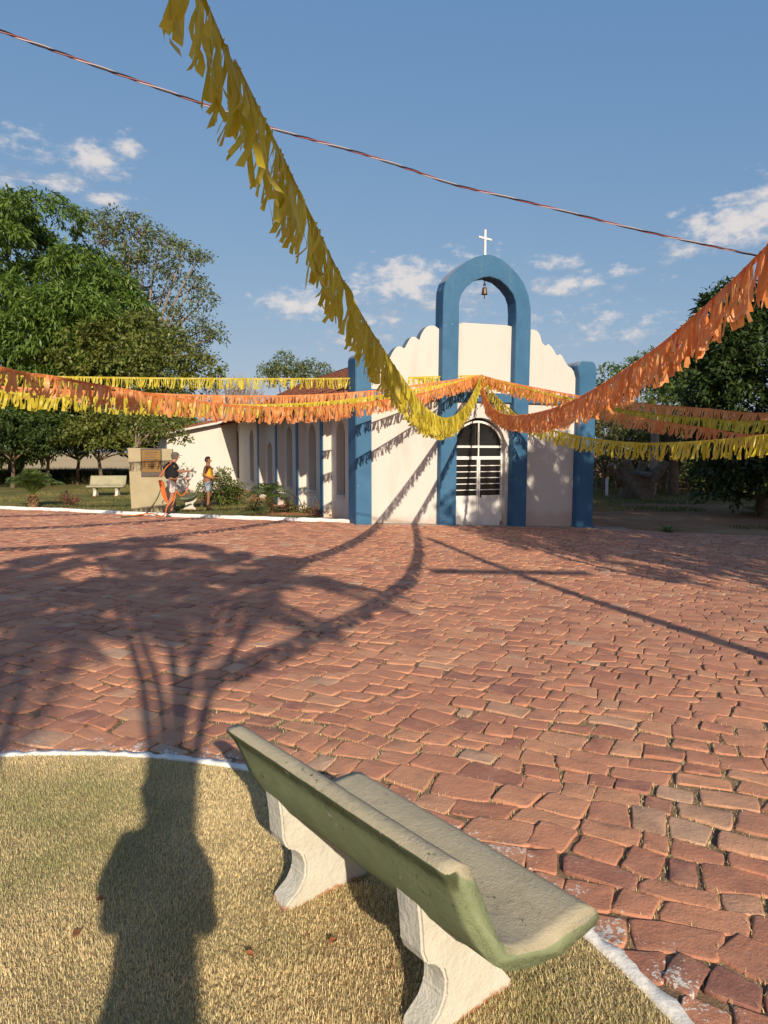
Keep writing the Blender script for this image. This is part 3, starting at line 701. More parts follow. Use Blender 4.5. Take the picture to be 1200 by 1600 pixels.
for px in (502.5, 464.5, 432, 404):
    q_ = on_plane(px, 790, F0 + CU * UWO, CU); v = (q_ - F0).dot(CA); b_ = MB().box(((UWO + UW) / 2 + .02, v, (EAVE - .1 - .7) / 2), (UW - UWO + .02, .26, EAVE - .1 + .7)).build('buttress', WHITE2, church, bevel=.012)
    MB().box((UWO + .008, v, (EAVE - .1 - .7) / 2), (.03, .266, EAVE - .11 + .7)).build('painted_edge', BLUE, b_, bevel=.006)
# closing walls (right side and back)
WID = uR
MB().box((WID - .3, (VEND + .3) / 2, (EAVE - .7) / 2), (.3, VEND - .4, EAVE + .7)).build('side_wall', WHITE2, church)
MB().prism([(UW + .31, Z0), (WID - .46, Z0), (WID - .46, EAVE), ((UW + WID) / 2, 5.0), (UW + .31, EAVE)], VEND - .31, VEND - .01).build('back_wall', WHITE2, church)
# gable roof: boards and barrel tiles
RID = 5.12; UC = (UW + WID) / 2; EO = .42
ez = EAVE + .02
def roof():
    m = MB()
    for sgn in (-1, 1):
        ue = UC + sgn * (UC - UW + EO); zl = EAVE - EO * (RID - EAVE) / (UC - UW) + .06
        poly = [(UC, RID), (ue, zl), (ue, zl - .05), (UC, RID - .07)]
        m.prism(poly, .45, VEND + .35)
    r = m.build('roof', BARK, church)
    # one barrel tile, length along -u (down slope)
    n = 6; Lt = .46
    def tile_geo():
        V, F = [], []
        for k, (x, rad) in enumerate(((0, .078), (Lt, .098))):
            for j in range(n + 1):
                a = math.pi * j / n; V.append((x, rad * math.cos(a), rad * math.sin(a) * .8))
            for j in range(n + 1):
                a = math.pi * j / n; V.append((x, (rad - .014) * math.cos(a), (rad - .014) * math.sin(a) * .8))
        s = 2 * (n + 1)
        for j in range(n):
            F.append((j, j + 1, s + j + 1, s + j)); F.append((s + j, s + j + 1, s + n + 2 + j, s + n + 1 + j))
        return np.array(V), np.array(F)
    TV, TF = tile_geo(); sh = MB(); sh.v = [tuple(v) for v in TV]; sh.f = [tuple(f) for f in TF]; sh.m = [0] * len(sh.f); tme = sh.mesh('tile', TILE, True)
    slope = math.atan2(RID - EAVE, UC - UW); cnt = 0; bulkV, bulkF = [], []; off = 0
    length = math.hypot(RID - EAVE, UC - UW) + EO / math.cos(slope); rows = int(length / .36)
    for sgn in (-1, 1):
        cols = int((VEND - .1) / .215)
        for c in range(cols):
            for layer in (0, 1):
                for r_ in range(rows + 1):
                    s = r_ * length / rows - .06; v = .55 + c * .215 + (.1075 if layer else 0) + random.gauss(0, .006)
                    u = UC + sgn * (s * math.cos(slope)); z = RID - s * math.sin(slope) + (.075 if layer == 0 else .05) + random.gauss(0, .006)
                    if layer: # channel tile, hollow upwards
                        M = Matrix.Translation((u, v, z + .02)) @ Matrix.Rotation(0 if sgn > 0 else math.pi, 4, 'Z') @ Matrix.Rotation(slope, 4, 'Y') @ Matrix.Rotation(math.pi, 4, 'X')
                    else:
                        M = Matrix.Translation((u, v, z)) @ Matrix.Rotation(0 if sgn > 0 else math.pi, 4, 'Z') @ Matrix.Rotation(slope - .05, 4, 'Y') @ Matrix.Rotation(random.gauss(0, .02), 4, 'Z')
                    if sgn < 0 and layer == 0 and cnt < 290:
                        o = link('tile', tme, r); o.matrix_local = M; cnt += 1
                    else:
                        A = np.array(M); bulkV.append(TV @ A[:3, :3].T + A[:3, 3]); bulkF.append(TF + off); off += len(TV)
    # ridge tiles
    for k in range(int(VEND / .4)):
        M = Matrix.Translation((UC, .5 + k * .4, RID + .09)) @ Matrix.Rotation(math.pi / 2, 4, 'Z') @ Matrix.Scale(1.5, 4, (0, 1, 0))
        A = np.array(M); bulkV.append(TV @ A[:3, :3].T + A[:3, 3]); bulkF.append(TF + off); off += len(TV)
    tag(link('roof_tiles', np_mesh('roof_tiles', np.concatenate(bulkV), np.concatenate(bulkF), None, TILE), r), None, kind='stuff')
roof()
# lean-to annexe at the far end, its sunny wall facing the plaza
def annexe():
    qa = on_plane(262, 770, F0 + CA * VEND, CA); ul = (qa - F0).dot(CU); ur = UW - .02
    zr_ = 3.3; zl = on_plane(266, 678, F0 + CA * VEND, CA).z
    MB().prism([(ul, -.7), (ur, -.7), (ur, zr_), (ul, zl)], VEND - .2, VEND + 3.4).build('annexe_wall', WHITE2, church)
    MB().prism([(ul - .55, zl - .05), (ur + .1, zr_ + .16), (ur + .1, zr_ + .28), (ul - .55, zl + .07)], VEND - .65, VEND + 3.6).build('annexe_roof', TILE, church)
    MB().prism([(ul - .5, zl - .13), (ur, zr_ + .04), (ur, zr_ + .155), (ul - .5, zl - .045)], VEND - .64, VEND - .60).build('fascia_board', WHITE2, church)
annexe()
# narrow concrete apron along the foot of the front
m = MB(); a = F0 + CU * .1 - CA * .02; b = F0 + CU * 8.2 - CA * .02; n = 16; vs = []
for i in range(n + 1):
    p = a.lerp(b, i / n); q = p - CA * .24; z1 = gz(p.x, p.y) + .02 - .0; vs += [(p.x, p.y, z1), (q.x, q.y, gz(q.x, q.y) + .018), (q.x, q.y, gz(q.x, q.y) - .06)]
m.add(vs, [(i * 3 + j, i * 3 + j + 1, i * 3 + j + 4, i * 3 + j + 3) for i in range(n) for j in range(2)])
tag(m.build('apron', CONCRETE), None, kind='structure')

# ------------------------------------------------------------------ concrete benches
def bench(name, label, length, seat_mat, leg_mat_, legs, group=None, loc=(0, 0, 0), rz=0.0, shp=1.0):
    """local x along the bench, y from backrest to seat front, z up; origin below the inner top edge of the near end."""
    t = thing(name, label, 'bench', loc, rz, group)
    prof = [(-.090, .762), (-.044, .766), (-.004, .742), (.026, .683), (.058, .615), (.089, .545), (.117, .482), (.145, .447), (.206, .412), (.285, .392), (.367, .392), (.452, .402), (.532, .404), (.575, .385), (.598, .352), (.578, .331), (.501, .318), (.402, .308), (.287, .326), (.189, .356), (.142, .378), (.095, .416), (.052, .475), (.0, .56), (-.035, .648), (-.062, .705), (-.094, .748)]
    n = len(prof); m = MB(); S = 28; vs = []
    for i in range(S + 1):
        x = length * i / S; e = min(i, S - i); k = 1.0
        for j, (p, z) in enumerate(prof):
            w = .0008 * math.sin(7 * x + j * 1.3) + random.gauss(0, .0005)
            vs.append((x, p + w, z + w * .6))
    fs = [(i * n + j, i * n + (j + 1) % n, (i + 1) * n + (j + 1) % n, (i + 1) * n + j) for i in range(S) for j in range(n)]
    fs += [tuple(range(n)), tuple(S * n + j for j in range(n - 1, -1, -1))]
    m.add(vs, fs); so_ = m.build('seat_and_back', seat_mat, t, bevel=.006, seg=2, ang=60)
    for p in so_.data.polygons: p.use_smooth = True
    lp = [(.045, .51), (.060, .40), (.066, .31), (.085, .265), (.125, .245), (.155, .215), (.168, .17), (.166, .12), (.14, .075), (.085, .035), (.065, .0), (.065, -.06), (.50, -.06), (.50, .0), (.47, .04), (.43, .09), (.41, .15), (.41, .20), (.44, .25), (.47, .27), (.475, .325), (.40, .316), (.287, .334), (.19, .366), (.148, .388), (.105, .425), (.065, .485)]
    for x in legs:
        l = MB(); l.prism(lp, x, x + .115, lambda a, y, b: (y, a, b)); lo = l.build('leg', leg_mat_, t, bevel=.012, seg=2, ang=25)
        for p in lo.data.polygons: p.use_smooth = False
    return t
B0 = on_z(738, 1357, .74); B1 = on_z(386, 1136, .74); bx = (B1 - B0).normalized(); BL = (B1 - B0).length
# local x = bx, local y must point to the seat (right of travel): mirror handled by building with y to the right
rzb = math.atan2(bx.y, bx.x)
near_bench = bench('bench', 'worn green concrete bench with white legs at the edge of the dry lawn', BL, BENCHGREEN, BENCHLEG, (.27, 1.10))
near_bench.location = (B0.x, B0.y, 0.0)
near_bench.rotation_euler = (0, 0, rzb); near_bench.scale = (1, -1, 1)
fb = on_z(185, 775, 0)
b2 = bench('bench', 'beige concrete bench with white legs on the garden turf near the memorial wall', 1.42, BENCHBEIGE, BENCHLEG, (.22, 1.08), loc=(on_z(135, 775).x, fb.y + .35, 0), rz=R(4)); b2.scale = (1, -1, 1)
b2.location = (on_z(136, 775).x, fb.y + .42, .0); b2.scale = (1.05, -1.05, 1.1)
tb = on_z(340, 796, 0)
b3 = bench('bench', 'dark green concrete bench with white leg between the man and the woman', 1.4, BENCHDARK, BENCHLEG, (.2, 1.05), loc=(0, 0, 0), rz=R(104))
tb = on_z(309, 797, 0); b3.location = (tb.x, tb.y + .1, 0)

# ------------------------------------------------------------------ memorial wall with plaque, people, hose
mw0, mw1 = on_z(203, 803, .02), on_z(267, 800, .02)
MEM = plain('khaki_render', (.37, .315, .20), .85, .14, 2, .3, 30); PLQ = plain('brass_plaque', (.23, .13, .035), .35, .2, 5, .1, 40, .5, .5); PLF = plain('plaque_frame', (.09, .075, .06), .5, .2, 9)
def memorial():
    base = on_z(203, 802, 0.0); w = 1.24; hgt = 1.97; y = base.y + .15
    t = thing('memorial_wall', 'khaki rendered memorial wall with brass plaque beside the garden kerb', 'memorial', (base.x, y, 0), R(10))
    MB().prism([(.0, -.1), (w, -.1), (w, hgt - .03), (-.06, hgt)], 0, .26).build('wall_slab', MEM, t, bevel=.015)
    MB().box((.62, -.012, 1.52), (.62, .03, .86)).build('plaque_frame', PLF, t, bevel=.006)
    p = MB().box((.62, -.03, 1.57), (.53, .016, .66)).build('plaque', PLQ, t, bevel=.003)
    for k in range(8):   # lines of raised lettering, too small to read
        MB().box((.62 + random.uniform(-.02, .02), -.0395, 1.83 - k * .07), (.40 - (k % 3) * .05, .004, .022)).build('lettering', PLF, p)
    MB().box((.68, -.033, 1.145), (.24, .012, .05)).build('name_plate', WHITEPAINT if False else PLF, t)
memorial()

def skin_mesh(name, J, E, mat, parent, sub=2, smooth=True):
    names = list(J); me = bpy.data.meshes.new(name + '_tmp'); me.from_pydata([J[k][:3] for k in names], [(names.index(a), names.index(b)) for a, b in E], [])
    ob = bpy.data.objects.new(name + '_tmp', me); COL.objects.link(ob)
    ob.modifiers.new('s', 'SKIN'); sd = me.skin_vertices[0].data
    for i, k in enumerate(names):
        r = J[k][3]; sd[i].radius = r if isinstance(r, tuple) else (r, r); sd[i].use_root = (i == 0)
    mo = ob.modifiers.new('u', 'SUBSURF'); mo.levels = sub; mo.render_levels = sub
    dg = bpy.context.evaluated_depsgraph_get(); nm = bpy.data.meshes.new_from_object(ob.evaluated_get(dg)); nm.name = name
    bpy.data.objects.remove(ob); nm.materials.clear(); nm.materials.append(mat)
    nm.polygons.foreach_set('use_smooth', [True] * len(nm.polygons))
    return link(name, nm, parent)
def person(label, loc, rz, skin, J, clothes, hair, scale=1.0, cap=None):
    """J: joints facing +x. clothes: list of (name, material, joint names, grow)."""
    t = thing('person', label, 'person', loc, rz); t.scale = (scale,) * 3
    E = [('pel', 'spine'), ('spine', 'chest'), ('chest', 'neck'), ('neck', 'head0'), ('head0', 'head1'), ('head1', 'head2')]
    for s in 'lr':
        E += [('pel', 'hip' + s), ('hip' + s, 'knee' + s), ('knee' + s, 'ank' + s), ('ank' + s, 'toe' + s), ('chest', 'sho' + s), ('sho' + s, 'elb' + s), ('elb' + s, 'wri' + s), ('wri' + s, 'palm' + s)]
        w = Vector(J['wri' + s][:3]); p = Vector(J['palm' + s][:3]); d = (p - w).normalized(); sd = d.cross(Vector((0, 0, 1)));
        sd = sd.normalized() if sd.length > .1 else Vector((0, 1, 0)); nr = sd.cross(d)
        for k, (o, L) in enumerate(((-.026, .055), (-.009, .07), (.009, .066), (.026, .05))):
            a = p + sd * o + d * .03; b = a + d * L * .55 - nr * .006; c = b + d * L * .35 - nr * .022
            J['f%d%s' % (k, s)] = (*a, .010); J['g%d%s' % (k, s)] = (*b, .009); J['h%d%s' % (k, s)] = (*c, .008)
            E += [('palm' + s, 'f%d%s' % (k, s)), ('f%d%s' % (k, s), 'g%d%s' % (k, s)), ('g%d%s' % (k, s), 'h%d%s' % (k, s))]
        a = p + sd * .035 - d * .01; b = a + sd * .02 + d * .04
        J['t' + s] = (*a, .012); J['u' + s] = (*b, .010); E += [('palm' + s, 't' + s), ('t' + s, 'u' + s)]
    skin_mesh('body', J, E, skin, t)
    for name, mat, joints, grow in clothes:
        K = {}
        for k in joints:
            base = J[k] if isinstance(k, str) else k[1]; kk = k if isinstance(k, str) else k[0]
            r = base[3]; r = (r[0] + grow, r[1] + grow) if isinstance(r, tuple) else r + grow
            K[kk] = (*base[:3], r)
        EE = [(a, b) for a, b in E if a in K and b in K]
        extra = [(k[2], k[0]) for k in joints if not isinstance(k, str)]
        skin_mesh(name, K, EE + extra, mat, t)
    hd = Vector(J['head1'][:3]); top_ = Vector(J['head2'][:3]); f = Vector((1, 0, 0))
    # face: nose, ears
    m = MB(); m.tube([hd + f * .095 + Vector((0, 0, .02)), hd + f * .122 + Vector((0, 0, -.018)), hd + f * .10 + Vector((0, 0, -.03))], [.008, .015, .012], 6); m.build('nose', skin, t, True)
    for s in (-1, 1):
        m = MB(); m.tube([hd + Vector((-.005, s * .082, .035)), hd + Vector((-.012, s * .094, .005)), hd + Vector((0, s * .084, -.03))], [.012, .018, .010], 6); m.build('ear', skin, t, True)
        MB().lathe([(.0, .008), (.009, .005), (.011, 0), (.009, -.005), (0, -.008)], hd + f * .092 + Vector((0, s * .033, .015)), 8).build('eye', IRON, t, True)
    MB().box(hd + f * .098 + Vector((0, 0, -.058)), (.012, .045, .008)).build('mouth', BRONZE, t)
    # hair: shell over the back and top of the head
    V, F = [], []; nu, nv = 14, 8
    for i in range(nv + 1):
        el = R(90 - 118 * i / nv)
        for j in range(nu):
            az = 2 * math.pi * j / nu; front = math.cos(az)
            e2 = el if front < .3 else max(el, R(38))
            V.append(hd + Vector((math.cos(e2) * math.cos(az) * .112 - .008, math.cos(e2) * math.sin(az) * .096, math.sin(e2) * .125 + .012)))
    for i in range(nv):
        for j in range(nu): F.append((i * nu + j, i * nu + (j + 1) % nu, (i + 1) * nu + (j + 1) % nu, (i + 1) * nu + j))
    m = MB(); m.add(V, F); m.build('hair', hair, t, True)
    if cap:
        m = MB(); m.lathe([(.0, .135), (.06, .125), (.10, .09), (.119, .035), (.117, .02)], hd + Vector((-.005, 0, .015)), 16)
        co = m.build('cap', cap, t, True)
        b = MB(); b.prism([(.06, -.085), (.15, -.075), (.20, -.03), (.20, .03), (.15, .075), (.06, .085)], .028, .040, lambda a, y, c: (hd.x + a, hd.y + c, hd.z + y + .015)); b.build('brim', cap, co)
    return t
def base_pose():
    return dict(pel=(0, 0, .95, (.15, .12)), spine=(0, 0, 1.12, (.14, .11)), chest=(.0, 0, 1.34, (.155, .115)), neck=(.0, 0, 1.50, .055), head0=(.02, 0, 1.575, .075), head1=(.02, 0, 1.645, .092), head2=(.0, 0, 1.70, .085),
                hipl=(0, .09, .88, .088), kneel=(.02, .10, .50, .058), ankl=(0, .10, .09, .040), toel=(.15, .11, .03, .032), hipr=(0, -.09, .88, .088), kneer=(.02, -.10, .50, .058), ankr=(0, -.10, .09, .040), toer=(.15, -.11, .03, .032),
                shol=(0, .18, 1.42, .058), elbl=(-.02, .24, 1.14, .042), wril=(.1, .24, .92, .030), palml=(.14, .23, .85, .028), shor=(0, -.18, 1.42, .058), elbr=(-.02, -.24, 1.14, .042), wrir=(.1, -.24, .92, .030), palmr=(.14, -.23, .85, .028))
SKIN_T = plain('sunburnt_skin', (.36, .17, .10), .6, .1, 10, 0); SKIN_W = plain('tanned_skin', (.28, .125, .07), .6, .1, 10, 0)
BLACKTEE = plain('black_cotton', (.012, .013, .016), .9, .2, 20); HAIRD = plain('dark_hair', (.018, .013, .010), .7, .4, 60, .5, 90); CAPM = plain('khaki_cap', (.12, .10, .075), .9, .2, 20)
YTOP = plain('yellow_cotton', (.72, .36, .03), .85, .08, 10); HAIRG = plain('grey_hair', (.10, .09, .08), .7, .4, 60)
def shorts_mats():
    t = NT('floral_shorts'); v = t.obj(); vo = t.n('TexVoronoi'); vo.inputs['Scale'].default_value = 17; t.L.new(v, vo.inputs['Vector'])
    c = t.ramp(vo.outputs['Distance'], [(.0, (.10, .04, .05)), (.26, (.16, .07, .05)), (.34, (.62, .58, .54)), (1, (.66, .63, .60))]); f = t.fin(c, .9)
    t = NT('faded_denim'); v = t.obj(); sp_ = t.n('SeparateXYZ'); t.L.new(v, sp_.inputs[0])
    c = t.mix(t.mask(t.noise(7, 4, .6, v), .42, .6), (.11, .15, .22), (.36, .40, .44)); return f, t.fin(c, .9)
FLORAL, DENIM = shorts_mats()
J = base_pose()
J.update(elbr=(.16, -.25, 1.20, .042), wrir=(.40, -.20, 1.22, .030), palmr=(.47, -.19, 1.23, .028), elbl=(-.14, .25, 1.16, .042), wril=(.02, .30, 1.02, .030), palml=(.06, .27, .98, .028),
         pel=(0, 0, .93, (.20, .17)), spine=(.03, 0, 1.12, (.22, .18)), chest=(.05, 0, 1.33, (.21, .16)), neck=(.09, 0, 1.49, .058), head0=(.13, 0, 1.55, .078), head1=(.145, 0, 1.615, .095), head2=(.13, 0, 1.67, .088),
         kneel=(.14, .10, .50, .06), ankl=(.02, .10, .11, .042), toel=(.16, .11, .03, .034), kneer=(-.02, -.10, .50, .06), ankr=(-.20, -.10, .12, .042), toer=(-.07, -.11, .03, .034))
mp_ = on_z(268, 803.5, .085); mp_.y += .03
man_cl = [('shirt', BLACKTEE, [('hem', (0, 0, .95, (.20, .165)), 'spine'), 'spine', 'chest', ('nk', (.075, 0, 1.45, .085), 'chest'), 'shol', 'shor', ('sl', (-.10, .23, 1.22, .062), 'shol'), ('sr', (.12, -.235, 1.25, .062), 'shor')], .022),
          ('shorts', FLORAL, ['pel', ('waist', (0, 0, 1.02, (.185, .15)), 'pel'), 'hipl', 'hipr', ('kl', (.10, .10, .58, .085), 'hipl'), ('kr', (-.01, -.10, .58, .085), 'hipr')], .012),
          ('shoe', IRON, ['ankl', 'toel'], .012), ('shoe', IRON, ['ankr', 'toer'], .012)]
man = person('man in black T-shirt, floral shorts and cap holding an orange hose', mp_, R(38), SKIN_T, J, man_cl, HAIRG, 1.0, CAPM)
J = base_pose()
J.update(elbr=(-.03, -.22, 1.15, .040), wrir=(.19, -.16, 1.06, .028), palmr=(.26, -.12, 1.07, .026), elbl=(.0, .22, 1.15, .040), wril=(.2, .13, 1.06, .028), palml=(.26, .09, 1.07, .026), kneer=(.05, -.09, .49, .055), kneel=(-.02, .09, .50, .055), ankr=(0, -.09, .09, .038), ankl=(-.05, .09, .09, .038), toel=(.08, .10, .03, .03))
J['chest'] = (0, 0, 1.33, (.185, .15)); J['spine'] = (.02, 0, 1.12, (.185, .16)); J['pel'] = (0, 0, .95, (.18, .15))
wl = on_z(326, 797, 0)
wom_cl = [('tank_top', YTOP, [('hem', (0, 0, 1.0, (.165, .14)), 'spine'), 'spine', 'chest', ('a', (0, .12, 1.42, .055), 'chest'), ('b', (0, -.12, 1.42, .055), 'chest')], .02), ('shorts', DENIM, ['pel', ('waist', (0, 0, 1.0, (.17, .14)), 'pel'), 'hipl', 'hipr', ('kl', (-.01, .092, .58, .08), 'hipl'), ('kr', (.03, -.092, .58, .08), 'hipr')], .012)]
woman = person('barefoot woman in yellow sleeveless top and denim shorts by the flowering bush', wl, R(-8), SKIN_W, J, wom_cl, HAIRD, .96)
HOSE = plain('orange_hose_rubber', (.62, .14, .035), .5, .1, 20, 0); GHOSE = plain('green_hose_rubber', (.05, .09, .04), .5, .1, 20, 0)
def smooth_curve(P, n=10):
    P = [Vector(p) for p in P]; out = []
    for i in range(len(P) - 1):
        a, b, c, d = P[max(i - 1, 0)], P[i], P[i + 1], P[min(i + 2, len(P) - 1)]
        for k in range(n):
            t = k / n; out.append(.5 * ((2 * b) + (c - a) * t + (2 * a - 5 * b + 4 * c - d) * t * t + (3 * b - a - 3 * c + d) * t ** 3))
    out.append(P[-1]); return out
hy = mp_.y
def hp(px, py, dy=0.0): return on_y(px, py, hy + dy)
MB().tube(smooth_curve([hp(289, 745, .1), hp(294, 755, .05), hp(291, 768, .0), hp(283, 775, -.2), hp(276, 768, -.3), hp(271, 780, -.32), hp(262, 790, -.4), on_z(255, 806, .095), on_z(235, 802.5, .1), on_z(205, 806, .03)]), .017, 8).build('hose', HOSE)
h1 = bpy.data.objects['hose']; tag(h1, 'orange garden hose held by the man and trailing over the kerb', 'hose')
MB().tube(smooth_curve([hp(252, 762, -.3), hp(247, 776, -.4), hp(240, 788, -.5), on_z(230, 801, .1), on_z(215, 806, .03), on_z(190, 808, .03)]), .018, 8).build('hose', GHOSE)
tag(bpy.data.objects['hose.001'], 'dark green garden hose hanging from the orange bag to the plaza', 'hose')
bag = thing('shoulder_bag', 'orange cloth bag slung at the hip of the man in black', 'bag')
c0 = hp(253, 765, -.34)
m = MB(); m.prism([(-.10, .28), (.05, .24), (.10, -.05), (.16, -.34), (.10, -.38), (.0, -.16), (-.06, .10)], -.05, .05, lambda a, y, b: (c0.x + a, c0.y + y, c0.z + b)); m.build('pouch', HOSE, bag, bevel=.03, seg=3)
MB().tube(smooth_curve([c0 + Vector((-.05, -.02, .36)), hp(250, 744, -.30), hp(262, 728, -.22), hp(272, 722, .02)]), .014, 6).build('strap', HOSE, bag)

# ------------------------------------------------------------------ vegetation
def leaves_mesh(C, Dm, L, W, droop, per, spread, up_bias=0.0):
    """C (n,3) clump centres, Dm (n,3) outward directions -> diamond leaves."""
    n = len(C) * per; C = np.repeat(C, per, 0); Dm = np.repeat(Dm, per, 0)
    base = C + rng.normal(0, 1, (n, 3)) * spread
    d = Dm * .7 + rng.normal(0, .8, (n, 3)); d[:, 2] -= droop; d /= np.linalg.norm(d, axis=1)[:, None] + 1e-9
    s = np.cross(d, rng.normal(0, .6, (n, 3)) + np.array([0, 0, 1.0])); s = np.cross(d, np.cross(np.array([0, 0, 1.0]) + rng.normal(0, .5, (n, 3)), d)); s = np.cross(s, d); s /= np.linalg.norm(s, axis=1)[:, None] + 1e-9
    l = L * rng.uniform(.65, 1.25, n)[:, None]; w = W * rng.uniform(.7, 1.2, n)[:, None]
    mid = base + d * l * .45; tip = base + d * l; tip[:, 2] -= l[:, 0] * .12
    V = np.stack([base, mid + s * w * .5, tip, mid - s * w * .5], 1).reshape(-1, 3)
    return V, (np.arange(n) * 4)[:, None] + np.arange(4)[None]
def crown_points(lobes, per_lobe, shell=.72, flat=.25):
    C, D = [], []
    for c, r in lobes:
        n = int(per_lobe * (r[0] * r[1] + r[0] * r[2]) / 2)
        d = rng.normal(0, 1, (n, 3)); d[:, 2] = np.where(d[:, 2] < -flat, -d[:, 2] * .6, d[:, 2]); d /= np.linalg.norm(d, axis=1)[:, None]
        rad = rng.uniform(shell ** 2, 1, n) ** .5 * rng.normal(1, .05, n)
        C.append(np.array(c) + d * rad[:, None] * np.array(r)); D.append(d)
    return np.concatenate(C), np.concatenate(D)
def tree(name, label, base, trunk_top, lobes, leaf, bark, per_lobe=14, per=9, L=.28, W=.08, droop=.5, spread=.10, tr=.3, group=None, limbs=None, twigs=0, shell=.72, cat='tree', flat=.25, lean=(0, 0)):
    base = Vector(base); t = thing(name, label, cat, base, 0, group)
    C, D = crown_points([((Vector(c) - base), r) for c, r in lobes], per_lobe, shell, flat)
    V, Q = leaves_mesh(C, D, L, W, droop, per, spread)
    link('crown', np_mesh('crown', V, Q, None, leaf), t)
    m = MB(); tt = Vector(trunk_top) - base
    mid = tt * .5 + Vector((random.uniform(-.1, .1), random.uniform(-.1, .1), 0)) * tt.length * .3
    m.tube(smooth_curve([Vector((0, 0, -.25)), tt * .15, mid, tt], 5), [tr * (1.5 if i == 0 else 1.15 - .45 * i / 15) for i in range(16)], 10)
    for i, (c, r) in enumerate(lobes):
        if limbs is not None and i >= limbs: break
        e = Vector(c) - base; k = (tt + e) * .5 + Vector((random.uniform(-.3, .3), random.uniform(-.3, .3), random.uniform(0, .5)))
        m.tube(smooth_curve([tt * .92, k, e], 4), [tr * .55 * (1 - .8 * j / 8) for j in range(9)], 6)
    if twigs:
        for k in rng.choice(len(C), min(twigs, len(C)), replace=False):
            p = Vector(C[k]); best = min(lobes, key=lambda l: (Vector(l[0]) - base - p).length); q = Vector(best[0]) - base
            m.tube([q, (p + q) * .5 + Vector((0, 0, -.15)), p], [.05, .03, .012], 4)
    m.build('trunk', bark, t, True)
    return t
def lobes_on(c, R_, n, r0, r1, zmin=-.5, seed=1, squash=.8):
    rr = random.Random(seed); out = []
    for i in range(n):
        z = zmin + (1 - zmin) * (i + .5) / n; a = i * 2.39996 + rr.uniform(-.4, .4); h = math.sqrt(max(0, 1 - z * z)); r = rr.uniform(r0, r1)
        k = rr.uniform(.72, .95)
        out.append(((c[0] + R_[0] * h * math.cos(a) * k, c[1] + R_[1] * h * math.sin(a) * k, c[2] + R_[2] * z * k), (r, r, r * squash)))
    return out
def P_(px, py, d): return on_y(px, py, d)
# the big mango at the left
mc = P_(15, 535, 43); mc2 = P_(150, 550, 42)
lob = [(mc, (5.5, 5.0, 4.6))] + lobes_on(mc, (7.8, 6.6, 7.7), 50, 1.6, 2.7, -.85, 5, .68) + [(mc + Vector((-4, -3, -3)), (4, 3, 3)), (mc + Vector((2, -3, -2)), (4, 3, 3))] + lobes_on(mc2, (3.2, 4, 4.0), 18, 1.1, 1.7, -.6, 6, .75)
lob += [(P_(x, y, 40), (r, r, r * .8)) for x, y, r in ((-20, 690, 2.2), (25, 680, 2.0), (60, 660, 1.7), (10, 720, 1.3), (40, 715, 1.0), (-40, 730, 1.4), (100, 640, 1.5), (0, 620, 1.9), (55, 615, 1.7), (-30, 640, 1.6), (210, 640, 1.0), (240, 630, .9))]
tree('mango_tree', 'huge dense dark-green mango tree at the left edge', (mc.x, 43, -.1), (mc.x, 43, 4.5), lob, MANGO, BARK, 40, 10, .40, .115, .85, .10, .45, limbs=12, shell=.86)
# the airy tree behind it
ac = P_(238, 440, 50)
spots = [(150, 352, 1.5), (185, 348, 1.5), (215, 362, 1.6), (250, 380, 1.6), (285, 400, 1.5), (308, 405, 1.1), (165, 375, 1.3), (225, 410, 1.7), (265, 430, 1.5), (300, 450, 1.4), (320, 470, 1.1), (245, 465, 1.3), (285, 495, 1.4), (320, 515, 1.2), (335, 528, 1.0), (300, 545, 1.3), (265, 530, 1.5), (230, 510, 1.4), (320, 560, .9), (285, 575, 1.3), (200, 400, 1.5), (200, 450, 1.6), (180, 430, 1.6)]
lob = [(P_(x, y, 50 + random.uniform(-3.5, 3.5)), (r * 1.0, r, r * .62)) for x, y, r in spots]
tree('airy_tree', 'tall loose grey-green tree rising behind the mango', (ac.x - .6, 50, -.1), (P_(225, 570, 50)), lob, AIRY, PALEBARK, 38, 8, .27, .115, .2, .13, .24, twigs=170, shell=.35, flat=1)
# olive bushy tree in front
oc = P_(205, 590, 39)
lob = [(oc, (3.4, 2.6, 2.2))] + lobes_on(oc, (4.4, 3.2, 3.2), 34, .8, 1.4, -.6, 8, .75)
tree('olive_tree', 'olive-green bushy tree below the mango behind the garlands', (oc.x, 39, -.1), (oc.x, 39, 2.8), lob, OLIVE, BARK, 36, 8, .26, .13, .25, .10, .22, limbs=8)
# row of small fruit trees with low crowns and bare trunks
for k, (px, d, w, zc, lab) in enumerate(((20, 37, 2.6, 2.3, 'leftmost'), (76, 39, 2.2, 2.35, 'second from left'), (122, 41, 2.1, 2.5, 'third from left'), (160, 38, 2.0, 2.45, 'fourth from left'), (205, 40, 2.1, 2.4, 'fifth from left'), (262, 38, 1.8, 2.9, 'rightmost'))):
    b = on_z(px, 706 + H * FPX / d, 0); c = Vector((b.x, d, zc))
    lob = [(c, (w * .7, w * .7, 1.1))] + lobes_on(c, (w, w, 1.5), 16, .6, .95, -.5, 30 + k, .8)
    tree('fruit_tree', 'small fruit tree with bare trunk, %s in the row behind the garden' % lab, b, (b.x + random.uniform(-.3, .3), d, 1.5), lob, OLIVE if k in (3, 5) else DARKLEAF, BARK, 60, 8, .24, .12, .35, .09, .11, 'fruit trees behind the garden', limbs=6)
